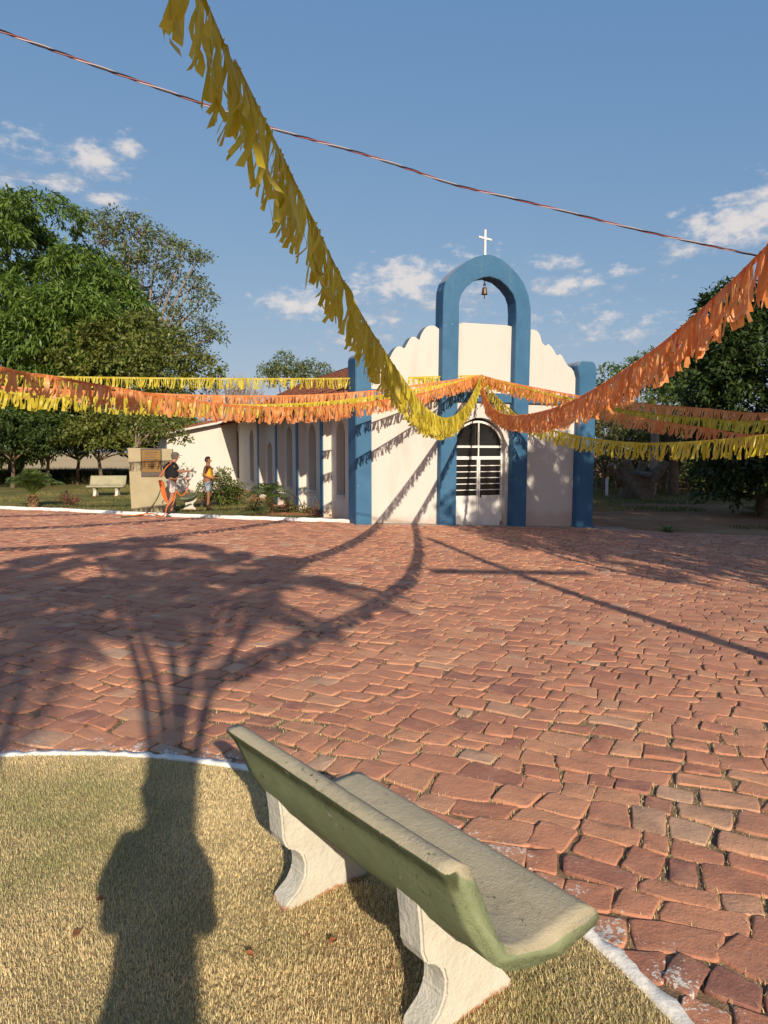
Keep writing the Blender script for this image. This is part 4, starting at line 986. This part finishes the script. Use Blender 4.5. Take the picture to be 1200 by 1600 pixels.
# young tree behind the memorial wall, its leaves over the annexe wall
yc = P_(246, 668, 27.5); b = on_z(214, 706 + H * FPX / 27.5, 0)
lob = [(P_(x, y, 27.5 + random.uniform(-.5, .5)), (r, r, r * .8)) for x, y, r in ((215, 655, .6), (245, 650, .7), (270, 668, .55), (282, 690, .4), (240, 680, .55), (205, 680, .45), (288, 660, .35), (228, 672, .5), (255, 690, .42), (264, 678, .5), (222, 692, .35))]
tree('young_tree', 'young leafy tree growing behind the khaki memorial wall', b, P_(212, 695, 27.5), lob, OLIVE, PALEBARK, 90, 8, .17, .09, .3, .07, .08)
# trees beyond the roof
rc = P_(455, 592, 60); lob = [(rc, (2.4, 2, 1.2))] + lobes_on(rc, (3.0, 2.4, 1.5), 16, .7, 1.1, -.4, 12)
tree('roof_tree', 'round green treetop showing above the red roof', (rc.x, 60, -.1), (rc.x, 60, 5), lob, AIRY, BARK, 34, 8, .26, .12, .2, .1, .2, limbs=5)
def bare_tree(px, py, d, w, label):
    c = P_(px, py, d); t = thing('bare_tree', label, 'tree', (c.x, d, -.1)); m = MB()
    m.tube([(0, 0, -.2), (0, 0, c.z * .45)], [.25, .18], 7)
    for k in range(46):
        a = random.uniform(0, 6.28); r = random.uniform(.2, 1) * w; e = Vector((r * math.cos(a), r * math.sin(a) * .6, c.z + 1.3 * math.sqrt(max(0, 1 - (r / w) ** 2)) * random.uniform(.4, 1) - .5)); s = Vector((0, 0, c.z * .45)); q = (s + e) * .5 + Vector((random.uniform(-.4, .4), random.uniform(-.4, .4), -.4))
        m.tube([s, q, e], [.09, .05, .02], 5)
        for j in range(7):
            g = q.lerp(e, random.uniform(.3, 1)); m.tube([g, g + Vector((random.gauss(0, .5), random.gauss(0, .5), random.uniform(.2, .9)))], [.025, .008], 4)
    m.build('trunk', PALEBARK, t)
bare_tree(365, 605, 58, 3.0, 'leafless grey tree showing between the garlands left of the roof')
# right hand side
def bush_tree(name, label, px, py, d, rx, rz, n, leaf, seed, per=34, L=.26, W=.12, trunk=True, cat='tree', group=None, bark=None, r0=.6, r1=1.1):
    c = P_(px, py, d); gb = gz(c.x, d) - .05; lob = [(c, (rx * .7, rx * .6, rz * .7))] + lobes_on(c, (rx, rx * .8, rz), n, r0, r1, -.75, seed, .8)
    return tree(name, label, (c.x, d, gb), (c.x, d, gb + max(.4, (c.z - gb) * .4)), lob, leaf, bark or BARK, per, 8, L, W, .3, .10, .16, group, limbs=5, cat=cat, flat=.6)
bush_tree('dark_tree', 'tall dark tree filling the right edge behind the garlands', 1195, 600, 29, 3.5, 3.8, 54, DARKLEAF, 40, 80, .26, .12, r1=1.3)
bush_tree('dark_tree', 'low spreading dark tree at the right edge under the yellow garland', 1195, 735, 27, 2.4, 1.6, 28, DARKLEAF, 41, 80, .24, .11)
bush_tree('light_tree', 'bright green treetop right of the blue end pillar', 1010, 600, 52, 3.4, 2.0, 24, MIDLEAF, 42, 46, .3, .13)
bush_tree('light_tree', 'bright green tree between the pillar and the tall dark tree', 1075, 605, 48, 2.6, 2.5, 20, MIDLEAF, 43, 46, .3, .13)
bush_tree('dark_tree', 'dark leafy tree behind the big stump', 1060, 690, 41, 2.4, 2.0, 22, DARKLEAF, 44, 36)
bush_tree('light_tree', 'sunlit leafy tree right of the stump under the yellow garland', 1110, 715, 42, 1.5, 1.6, 14, MIDLEAF, 47, 34)
bush_tree('thicket', 'dry brown-green thicket beside the blue end pillar', 945, 680, 44, 2.8, 2.1, 26, DRYLEAF, 45, 50, .22, .10, cat='bush')
bush_tree('thicket', 'scrubby thicket above the big stump', 1000, 670, 46, 2.6, 1.9, 24, OLIVE, 46, 50, .22, .10, cat='bush')
for k, (px, d, lab) in enumerate(((950, 50, 'behind the white post'), (1005, 50, 'behind the stump'), (1060, 49, 'behind the leaning trunk'), (1110, 48, 'in the gap below the yellow garland'), (1165, 46, 'farthest right'))):
    bush_tree('shrub', 'low green shrub along the back fence, ' + lab, px, 742, d, 2.5, 1.5, 18, AIRY if k % 2 else MIDLEAF, 50 + k, 46, .22, .11, cat='bush', group='shrubs along the back fence')
def stump():
    b = on_z(993, 777, -.5); b.z = gz(b.x, b.y) - .05
    t = thing('tree_stump', 'massive dark gnarled stump with lopped limbs right of the chapel', 'stump', b); m = MB(); V = []; n = 22; rows = 9
    for i in range(rows + 1):
        z = 1.55 * i / rows - .15
        for j in range(n):
            a = 2 * math.pi * j / n; r = .62 + .22 * (1 - i / rows) ** 2 + .16 * (i / rows) + .13 * math.sin(3 * a + i * .5) + .07 * math.sin(7 * a + i) + random.uniform(-.05, .05)
            V.append((r * math.cos(a), r * math.sin(a), z + (.25 * math.sin(2 * a + 1) if i == rows else 0)))
    F = [(i * n + j, i * n + (j + 1) % n, (i + 1) * n + (j + 1) % n, (i + 1) * n + j) for i in range(rows) for j in range(n)] + [tuple(rows * n + j for j in range(n))]
    m.add(V, F); m.build('trunk', BARK, t, True)
    for e in ((-1.35, .1, 1.75), (-.6, -.2, 2.0), (1.5, 0, 1.9), (.5, .3, 1.9)):
        m = MB(); m.tube(smooth_curve([(e[0] * .2, e[1] * .2, .7), (e[0] * .65, e[1], 1.2), e], 5), [.42 - .2 * k / 10 for k in range(11)], 9); m.build('limb', BARK, t, True)
stump()
def lone_trunk(px, y0, y1, d, r, label, lean=.0, bark=None, top=640):
    b = P_(px, y0, d); b.z = gz(b.x, d) - .05; t = thing('lopped_tree', label, 'tree', b); e = P_(px + lean, top, d) - b
    m = MB(); m.tube(smooth_curve([(0, 0, -.2), e * .35 + Vector((.1, 0, 0)), e * .7, e], 5), [r * (1.2 - .6 * k / 15) for k in range(16)], 9); m.build('trunk', bark or BARK, t, True)
    for k in range(3):
        q = e * random.uniform(.55, .9); m = MB(); m.tube([q, q + Vector((random.uniform(-1.2, 1.2), .3, random.uniform(.5, 1.2)))], [r * .5, r * .15], 6); m.build('branch', bark or BARK, t, True)
lone_trunk(1014, 775, 720, 39, .26, 'sunlit brown bare tree just right of the big stump', 14, PALEBARK)
lone_trunk(1052, 775, 720, 40, .28, 'dark leaning bare tree to the right of the stump', -8)
lone_trunk(1036, 775, 720, 42, .13, 'thin dark bare tree between the two thicker trunks', 3)
POSTM = plain('white_post', (.72, .70, .66), .8, .1, 8)
pb = on_z(948, 772, -.45); o = MB().box((0, 0, .42), (.13, .13, 1.0)).build('post', POSTM, bevel=.015); o.location = (pb.x, pb.y, gz(pb.x, pb.y)); tag(o, 'short thick white post beside the blue end pillar', 'post')
pb = on_z(1005, 774, -.45); o = MB().box((0, 0, .6), (.07, .07, 1.4)).build('post', POSTM, bevel=.01); o.location = (pb.x, pb.y + 1, gz(pb.x, pb.y)); tag(o, 'thin white post between the stump and the sunlit trunk', 'post')
def fence():
    t = thing('wire_fence', 'old wire fence with thin grey posts behind the stump', 'fence', (0, 0, 0)); y = 44.5; tops = []
    for px in (932, 963, 990, 1030, 1075, 1095, 1130, 1170, 1205):
        p = P_(px, 760, y); z = gz(p.x, y) - .05; q = MB().tube([(p.x, y, z - .2), (p.x + random.uniform(-.05, .05), y, z + 1.25)], [.05, .045], 6).build('fence_post', PALEBARK, t); tops.append(Vector((p.x, y, z)))
    for k in range(4): MB().tube([v + Vector((0, -.06, .25 + .3 * k)) for v in tops], .012, 4).build('wire', IRON, t)
fence()
def rosette(name, label, loc, n, L, w, mat, cat='plant', up=.6):
    t = thing(name, label, cat, loc)
    for k in range(n):
        a = k * 2.4 + random.uniform(-.2, .2); el = random.uniform(.25, 1.2); m = MB(); vs = []; d = Vector((math.cos(a), math.sin(a), 0)); s = Vector((-math.sin(a), math.cos(a), 0)); S = 6
        for i in range(S + 1):
            x = i / S; p = d * (L * x * math.cos(el)) + Vector((0, 0, L * x * math.sin(el) - L * .35 * x * x)); ww = w * (math.sin(math.pi * min(1, x * .85 + .15)) ** .7 if x < 1 else .02)
            vs += [p + s * ww / 2 + Vector((0, 0, .012)), p, p - s * ww / 2 + Vector((0, 0, .012))]
        m.add(vs, [(i * 3 + j, i * 3 + j + 1, i * 3 + j + 4, i * 3 + j + 3) for i in range(S) for j in range(2)]); m.build('leaf', mat, t, True)
    return t
p = on_ground(1043, 831); rosette('agave_plant', 'low green leafy rosette on the earth right of the chapel', (p.x, p.y, gz(p.x, p.y) - .05), 22, .48, .07, MIDLEAF)
# short palms in the garden
def palm(name, label, base, height, r0, nf, L, mat, bark, up=(20, 75), leaflets=26, ll=.32, boots=True, droop=.55, lw=.022, lean=(0, 0), cat='palm'):
    t = thing(name, label, cat, base); m = MB(); rows = max(6, int(height / .12)); n = 12
    pts = [Vector((lean[0] * (i / rows) ** 1.5, lean[1] * (i / rows) ** 1.5, height * i / rows - (.15 if i == 0 else 0))) for i in range(rows + 1)]
    m.tube(pts, [r0 * (1.25 if i == 0 else 1.0) * (1 + (.16 if boots else .03) * (i % 2)) * (1 - .25 * i / rows) for i in range(rows + 1)], n)
    if boots:
        for i in range(1, rows):
            for j in range(6):
                a = j * math.pi / 3 + i * .5; p = pts[i]; d = Vector((math.cos(a), math.sin(a), 0)); m.tube([p + d * r0 * .8, p + d * r0 * 1.3 + Vector((0, 0, .07))], [r0 * .3, r0 * .15], 5)
    m.build('trunk', bark, t); topv = pts[-1]
    for k in range(nf):
        a = k * 2.39996 + random.uniform(-.25, .25); el = R(up[0] + (up[1] - up[0]) * (1 - (k + .5) / nf) + random.uniform(-6, 6)); Lk = L * random.uniform(.85, 1.1)
        d = Vector((math.cos(a), math.sin(a), 0)); S = 9; rach = [topv + d * (Lk * x * math.cos(el) * (1 - .12 * x)) + Vector((0, 0, Lk * (x * math.sin(el) - droop * x * x))) for x in [i / S for i in range(S + 1)]]
        f = MB(); f.tube(rach, [.018 * (1 - .85 * i / S) * (L / 1.0) ** .5 for i in range(S + 1)], 5)
        for j in range(leaflets):
            x = .12 + .88 * (j + .5) / leaflets; q = x * S; i = min(S - 1, int(q)); p = rach[i].lerp(rach[i + 1], q - i); tg = (rach[i + 1] - rach[i]).normalized()
            sdv = tg.cross(Vector((0, 0, 1))).normalized(); l = ll * (math.sin(math.pi * min(1, .18 + x * .80)) ** .6) * random.uniform(.85, 1.1)
            for s in (-1, 1):
                dr = (sdv * s * .85 + tg * .55 + Vector((0, 0, random.uniform(.0, .35)))).normalized(); wv = tg * lw * .5
                mid = p + dr * l * .5 + Vector((0, 0, .01)); tip = p + dr * l - Vector((0, 0, l * .28))
                f.add([p - wv * .5, p + wv * .5, mid + wv, tip, mid - wv], [(0, 1, 2, 4), (4, 2, 3)])
        f.build('frond', mat, t)
    return t
p = on_z(421, 803, 0); palm('garden_palm', 'young palm with scaly trunk in the bed beside the chapel wall', (p.x, p.y, -.02), .55, .10, 17, 1.05, PALMLEAF, PALMBARK, (8, 70), 24, .34, droop=.62)
p = on_z(52, 793, 0); palm('garden_palm', 'bushy low palm on the turf at the left edge', (p.x, p.y, -.02), .45, .13, 30, 1.45, PALMLEAF, PALMBARK, (48, 88), 30, .42, droop=.5, lw=.03)
def bush(name, label, base, rx, rz, n, leaf, cat='bush', L=.12, W=.06, per=80, seed=3):
    c = Vector(base) + Vector((0, 0, rz)); lob = [(c, (rx * .7, rx * .6, rz * .8))] + lobes_on(c, (rx, rx * .8, rz), n, rx * .3, rx * .45, -.9, seed)
    return tree(name, label, base, Vector(base) + Vector((0, 0, rz * .6)), lob, leaf, BARK, per, 8, L, W, .0, .05, .03, limbs=6, cat=cat, flat=1)
p = on_z(338, 793, 0); bush('flower_bush', 'green bush with reddish flower tips behind the standing woman', (p.x - .15, p.y + 1.2, 0), .75, .62, 14, OLIVE, 'bush', .13, .06, 150, 60)
p = on_z(368, 790, 0); bush('flower_bush', 'low spreading green bush right of the standing woman', (p.x - .35, p.y + .6, 0), .70, .36, 12, MIDLEAF, 'bush', .12, .05, 150, 61)
for k, (px, py, w, hgt, lab) in enumerate(((447, 801, .3, .09, 'nearest the palm'), (472, 805, .4, .10, 'between the palm and the last pilaster'), (497, 808, .3, .08, 'nearest the blue corner pillar'), (390, 801, .3, .08, 'left of the palm'), (95, 792, .35, .2, 'beside the bushy low palm'))):
    p = on_z(px, py, 0); p.y += .6; bush('bedding_plant', 'low brownish bedding plant in the garden strip, ' + lab, (p.x, p.y, -.02), w, hgt, 8, OLIVE if k % 2 else FLOWER, 'plant', .09, .045, 200, 70 + k)
# heap of red earth by the annexe and dug bed
def mound(name, label, c, rx, ry, h, mat):
    V = []; F = []; n = 24; rows = 6
    for i in range(rows + 1):
        for j in range(n):
            a = 2 * math.pi * j / n; r = i / rows; V.append((c[0] + rx * r * math.cos(a) * (1 + .1 * math.sin(3 * a)), c[1] + ry * r * math.sin(a), c[2] + h * (math.cos(r * math.pi) * .5 + .5) * (1 + .12 * math.sin(5 * a + r * 9)) - .03))
    F = [(i * n + j, i * n + (j + 1) % n, (i + 1) * n + (j + 1) % n, (i + 1) * n + j) for i in range(rows) for j in range(n)]
    m = MB(); m.add(V, F); o = m.build(name, mat, smooth=True); tag(o, label, 'earth'); return o
p = on_z(385, 780, 0); mound('earth_bank', 'bank of bare red earth against the far end of the chapel wall', (p.x - .6, p.y + .4, 0), 1.5, 3.2, .42, DIRT)
p = on_z(455, 806, 0); mound('earth_bed', 'dug brown flower bed along the kerb round the young palm', (p.x - .2, p.y + .5, 0), 1.7, .45, .08, DIRT)

# ------------------------------------------------------------------ garlands
APEX = on_plane(752, 586, F0 - CA * .30, CA)
m = MB(); m.tube([APEX + CA * .34, APEX - CA * .02], .012, 6); tag(m.build('hook', IRON), 'iron hook on the chapel front where the garlands meet', 'hook')
def garland(label, mat, pix_pts, plane_pt, tail, strip=.27, spacing=.036, single_max=7.0, seed=0, sway=(-.05, 0.0), name='fringe_garland', width=.036, sag=0):
    """String from the hook towards plane_pt (x,y): pixel points give its sag in that vertical plane; tail: points outside the picture."""
    rr = random.Random(seed); d = Vector((plane_pt[0] - APEX.x, plane_pt[1] - APEX.y, 0)).normalized(); nrm = Vector((d.y, -d.x, 0))
    P = [APEX] + [on_plane(px, py, APEX, nrm) for px, py in pix_pts] + [Vector(q) for q in tail]
    C = smooth_curve(P, 12); t = thing(name, label, 'garland', (P[0].x, P[0].y, P[0].z), 0, None)
    org = Vector(P[0]); C = [c - org for c in C]
    MB().tube(C, .0045, 5).build('cord', mat, t)
    S = [0.0]
    for a, b in zip(C, C[1:]): S.append(S[-1] + (b - a).length)
    tot = S[-1]; bulk = MB(); k = 0; s = .03; nsing = 0
    while s < tot - .02:
        while k < len(S) - 2 and S[k + 1] < s: k += 1
        f = (s - S[k]) / max(1e-6, S[k + 1] - S[k]); p = C[k].lerp(C[k + 1], f); tg = (C[k + 1] - C[k]).normalized()
        hz = Vector((tg.x, tg.y, 0)); hz = hz.normalized() if hz.length > .05 else d
        side = Vector((-hz.y, hz.x, 0)); w = width * rr.uniform(.6, 1.5); L = strip * rr.uniform(.82, 1.1)
        bunch = math.sin(s * 9 + seed) * .5 + math.sin(s * 23.7) * .3
        yaw = rr.gauss(0, .55); wd = (tg * math.cos(yaw) + side * math.sin(yaw)).normalized()
        slide = -tg.z * .25                                             # strips slip together downhill
        sw = hz * (rr.gauss(0, .035) + bunch * .05) + side * rr.gauss(0, .035) + Vector((sway[0], sway[1], 0)) * rr.uniform(.3, 1.6)
        if rr.random() < .003: sw += Vector((rr.uniform(-1, 1) * .2, 0, .22))
        curl = rr.gauss(0, .02); tw = rr.gauss(0, .6); n = 8; vs = []; c2 = rr.gauss(0, .012); ph2 = rr.uniform(0, 6)
        for i in range(n + 1):
            x = i / n; q = p + Vector((0, 0, -L * x * (1 - .08 * abs(sw.length)))) + sw * (x ** 1.5) + side * (curl * math.sin(math.pi * x) + c2 * math.sin(9 * x + ph2) * x) + hz * (c2 * .8 * math.sin(7 * x + ph2 * 2) * x); a = tw * x + .35 * math.sin(6 * x + ph2)
            wv = (wd * math.cos(a) + wd.cross(Vector((0, 0, 1))) * math.sin(a)) * (w / 2) * (1 - .25 * math.sin(math.pi * x) * abs(c2) * 60)
            vs += [q - wv, q + wv]
        fs = [(2 * i, 2 * i + 1, 2 * i + 3, 2 * i + 2) for i in range(n)]
        pp = pix(p + org)
        if pp[2] > .5 and -40 < pp[0] < 1240 and pp[1] > -160 and pp[2] < single_max and nsing < 280:
            m_ = MB(); m_.add(vs, fs); me = bpy.data.meshes.new('strip'); me.from_pydata(m_.v, [], m_.f); me.materials.append(mat); me.polygons.foreach_set('use_smooth', [True] * len(fs)); link('strip', me, t); nsing += 1
        else: bulk.add(vs, fs)
        s += spacing * rr.uniform(.55, 1.35)
    # uncut upper edge of the plastic, a narrow band folded over the cord
    band = MB(); vs = []
    for i, c in enumerate(C):
        tg = (C[min(i + 1, len(C) - 1)] - C[max(i - 1, 0)]).normalized(); vs += [c + Vector((0, 0, .006)), c + Vector((.004 * math.sin(i), .004 * math.cos(i), -.032))]
    band.add(vs, [(2 * i, 2 * i + 1, 2 * i + 3, 2 * i + 2) for i in range(len(C) - 1)]); me = bpy.data.meshes.new('heading'); me.from_pydata(band.v, [], band.f); me.materials.append(mat); link('heading', me, t)
    if bulk.v:
        me = bpy.data.meshes.new('fringe'); me.from_pydata(bulk.v, [], bulk.f); me.materials.append(mat); me.polygons.foreach_set('use_smooth', [True] * len(bulk.f)); tag(link('fringe', me, t), None, kind='stuff')
    return t
garland('big yellow fringed garland swooping from the top left down to the chapel', YELLOW, [(735, 622), (716, 645), (696, 653), (676, 645), (655, 627), (630, 592), (600, 548), (572, 504), (545, 456), (515, 398), (480, 326), (445, 252), (410, 182), (370, 100), (330, 22)], (-.66, 2.6), [(-1.0, 1.0, 4.3), (-1.3, -.6, 4.8), (-1.55, -1.9, 5.2)], .30, .019, 7.5, 1, (-.02, -.01), width=.030)
garland('big orange fringed garland sweeping from the chapel up to the right edge', ORANGE, [(758, 616), (768, 634), (785, 646), (815, 648), (850, 642), (890, 628), (935, 604), (980, 575), (1030, 540), (1080, 498), (1130, 452), (1185, 398)], (1.85, 3.4), [(1.66, 1.7, 3.12), (1.45, 0, 3.45), (1.2, -2, 3.85), (1.0, -4, 4.4)], .27, .019, 7.5, 2, (-.015, 0), width=.030)
garland('sunlit yellow garland sagging in front of the right blue pillar', YELLOW, [(765, 606), (785, 628), (815, 653), (850, 668), (890, 678), (940, 687), (1000, 692), (1060, 691), (1120, 687), (1200, 679)], (5.0, 8.6), [(6.2, 6.3, 2.35), (8.2, 2.8, 4.4)], .27, .034, 9.0, 3, (-.03, 0), width=.038)
garland('topmost orange-brown garland of the three running to the right edge', ORANGE, [(790, 596), (850, 608), (910, 619), (960, 626), (1020, 632), (1100, 638), (1200, 645)], (8.6, 16.2), [(10.6, 15.9, 2.95), (13.2, 15.4, 3.9)], .26, .03, 3, 4, (-.04, 0), width=.04)
garland('dull yellow garland in the middle of the three at the right', YELLOW, [(790, 598), (850, 613), (910, 626), (960, 637), (1020, 646), (1100, 653), (1200, 657)], (8.2, 14.8), [(10.2, 14.2, 2.75), (12.8, 13.4, 3.8)], .26, .03, 3, 5, (-.04, 0), width=.04)
garland('lowest orange-brown garland of the three at the right, above the sunlit yellow one', ORANGE, [(790, 600), (850, 616), (910, 631), (960, 644), (1020, 656), (1100, 668), (1200, 678)], (7.6, 13.4), [(9.4, 12.6, 2.5), (12.0, 11.4, 3.6)], .26, .03, 3, 6, (-.04, 0), width=.04)
garland('high thin yellow garland running level to the left edge', YELLOW, [(700, 587.5), (640, 589), (560, 590.5), (480, 591), (400, 591), (300, 590.5), (200, 589.5), (100, 588), (0, 585)], (-8.6, 16.6), [(-11.0, 16.3, 3.8), (-14, 15.9, 4.4)], .26, .045, 3, 7, (-.02, 0), width=.035)
garland('near orange garland hanging across the left edge in front of the mango', ORANGE, [(715, 598), (680, 609), (640, 618), (590, 626), (540, 632), (480, 636), (420, 636), (370, 633), (330, 629), (280, 622), (220, 612), (150, 600), (80, 587), (0, 573)], (-4.3, 8.2), [(-5.6, 6.6, 3.2), (-7.5, 4.2, 4.2)], .27, .030, 8.0, 8, (-.03, 0), width=.04)
garland('yellow garland showing below the orange ones at the left', YELLOW, [(710, 596), (670, 604), (620, 613), (560, 622), (500, 628), (440, 631), (380, 632), (320, 630), (260, 627), (180, 622), (90, 616), (0, 610)], (-6.2, 11.6), [(-8.2, 10.3, 3.05), (-10.5, 8.6, 4.0)], .27, .032, 3, 9, (-.03, 0), width=.04)
garland('slack orange garland crossing the red roof to the left', ORANGE, [(710, 593), (660, 600), (610, 607), (560, 612), (500, 616), (440, 618), (370, 618), (310, 617), (230, 614), (120, 609), (0, 603)], (-7.6, 14.2), [(-9.6, 13.4, 3.3), (-12, 12.5, 4.1)], .25, .036, 3, 10, (-.03, 0), width=.04)

# twisted cable overhead
def cable():
    a, b = on_y(-120, 10, 6.0), on_y(1260, 412, 9.5); t = thing('overhead_cable', 'twisted red, black and white cable crossing the sky', 'cable', a)
    pts = []
    for i in range(101):
        k = i / 100; px = -120 + 1380 * k
        py = np.interp(px, [-120, 0, 150, 310, 430, 600, 700, 850, 1000, 1100, 1180, 1260], [2, 48, 103, 160, 202, 250, 286, 322, 360, 382, 399, 414]); pts.append(on_y(px, float(py), 6.0 + 3.5 * k) - a)
    pts = smooth_curve(pts[::5], 30); mats = [plain('red_insulation', (.22, .045, .05), .4, .1, 9, 0), plain('black_insulation', (.015, .014, .016), .4, .1, 9, 0), plain('white_insulation', (.40, .34, .36), .4, .1, 9, 0)]
    for s in range(3):
        q = []
        for i, p in enumerate(pts):
            ph = i * .16 + s * 2.094 + .8 * math.sin(i * .021); q.append(p + Vector((.1, .3, 1)).normalized() * .0075 * math.cos(ph) + Vector((0, 1, -.3)).normalized() * .0075 * math.sin(ph))
        MB().tube(q, .0068, 6).build('strand', mats[s], t)
cable()

# ------------------------------------------------------------------ what stands behind the viewer and throws the shadows
WOOD = plain('weathered_wood', (.22, .17, .12), .9, .25, 5, .5, 30)
def pole():
    b = (6.0, -2.2); t = thing('wooden_cross_pole', 'tall wooden pole with crossbar whose shadow falls before the chapel door', 'pole', (b[0], b[1], 0))
    MB().tube([(0, 0, -.3), (0, 0, 4), (0, 0, 8.1)], [.13, .11, .09], 12).build('shaft', WOOD, t)
    MB().box((0, 0, 6.15), (2.9, .14, .16), 0, R(8)).build('crossbar', WOOD, t, bevel=.01)
pole()
def palm_clump(base, label, tops):
    base = Vector(base); t = thing('palm_clump', label, 'palm', base)
    for k, (px, py, z) in enumerate(tops):
        g = on_z(px, py, 0); top = Vector((g.x + TRAVEL.x / TRAVEL.z * z, g.y + TRAVEL.y / TRAVEL.z * z, z)) - base
        b0 = Vector((random.uniform(-.14, .14), random.uniform(-.14, .14), -.2)); kn = b0 + Vector((0, 0, 3.0)) + (top - b0) * .04
        pts = smooth_curve([b0, kn, kn.lerp(top, .55) + Vector((0, 0, .15)), top], 4); MB().tube(pts, [.05 - .022 * i / 12 for i in range(13)], 8).build('stem', PALEBARK, t)
        for q in range(8):
            a = q * 2.39996 + k; el = R(78 - 90 * (q + .5) / 8 + random.uniform(-8, 8)); Lk = random.uniform(1.5, 2.1); d = Vector((math.cos(a), math.sin(a), 0)); S = 8
            rach = [top + d * (Lk * x * math.cos(el) * (1 - .12 * x)) + Vector((0, 0, Lk * (x * math.sin(el) - .55 * x * x))) for x in [i / S for i in range(S + 1)]]
            f = MB(); f.tube(rach, [.014 * (1 - .8 * i / S) for i in range(S + 1)], 5)
            for j in range(26):
                x = .16 + .84 * (j + .5) / 26; w_ = x * S; i = min(S - 1, int(w_)); p = rach[i].lerp(rach[i + 1], w_ - i); tg = (rach[i + 1] - rach[i]).normalized(); sdv = tg.cross(Vector((0, 0, 1))).normalized(); l = .55 * (math.sin(math.pi * min(1, .2 + x * .78)) ** .6)
                for sg in (-1, 1):
                    dr = (sdv * sg * .8 + tg * .6).normalized(); wv = tg * .036; mid = p + dr * l * .5; tip = p + dr * l - Vector((0, 0, l * .35)); f.add([p - wv * .5, p + wv * .5, mid + wv, tip, mid - wv], [(0, 1, 2, 4), (4, 2, 3)])
            f.build('frond', PALMLEAF, t)
palm_clump((.62, -2.6, 0), 'tall many-stemmed palm clump behind the viewer whose stems shade the paving', ((150, 868, 5.6), (262, 905, 5.0), (375, 890, 5.1), (235, 855, 5.8), (330, 930, 4.6), (430, 915, 4.9), (200, 940, 4.6)))
palm_clump((-.50, -2.7, 0), 'second palm clump behind the viewer, shading the left edge of the plaza', ((40, 900, 5.2), (95, 945, 4.7), (-60, 930, 5.0), (10, 985, 4.5)))
J = base_pose()
J.update(elbr=(.02, -.205, 1.16, .045), wrir=(.10, -.13, 1.38, .034), palmr=(.12, -.08, 1.46, .028), elbl=(.02, .16, 1.16, .045), wril=(.10, .10, 1.38, .034), palml=(.12, .06, 1.46, .028), shol=(0, .13, 1.42, .05), shor=(0, -.13, 1.42, .05), pel=(0, 0, .95, (.13, .11)), spine=(0, 0, 1.12, (.12, .10)), chest=(0, 0, 1.34, (.12, .10)))
SHIRT = plain('grey_shirt', (.25, .25, .27), .9, .1, 9); TROU = plain('dark_trousers', (.03, .035, .05), .9, .1, 9)
person('person behind the viewer holding up a phone, whose shadow lies on the lawn', (-.12, -.20, 0), R(90), SKIN_T, J, [('shirt', SHIRT, ['spine', ('hem', (0, 0, .86, (.16, .13)), 'spine'), 'chest', 'shol', 'shor', ('sl', (.02, .17, 1.24, .055), 'shol'), ('sr', (.02, -.20, 1.24, .055), 'shor')], .02), ('trousers', TROU, ['hipl', 'kneel', 'ankl'], .035), ('trousers', TROU, ['hipr', 'kneer', 'ankr'], .035)], HAIRD, 1.09)
def shade_tree(label, x, y, zc, rx, rz, n, seed, per=26):
    c = (x, y, zc); lob = [(c, (rx * .75, rx * .75, rz * .75))] + lobes_on(c, (rx, rx, rz), n, 1.0, 1.6, -.7, seed, .8)
    tree('shade_tree', label, (x, y, gz(x, y) - .05), (x, y, zc * .5), lob, DARKLEAF, BARK, per, 8, .34, .17, .3, .15, .3, 'shade trees beyond the right edge', limbs=8, flat=.6)
shade_tree('broad tree right of the viewer that shades the chapel corner', 10.6, 3.2, 6.2, 3.7, 2.9, 46, 81, 22)
shade_tree('broad tree beyond the right edge that shades the earth track', 16.2, 9.0, 6.0, 4.4, 3.4, 50, 82, 34)
shade_tree('far broad tree beyond the right edge that shades the dark trees', 23.0, 16.0, 8.0, 5.2, 4.8, 56, 83, 60)
shade_tree('tree beyond the right edge that shades the big stump', 19.5, 15.0, 5.2, 3.6, 3.2, 40, 84, 60)
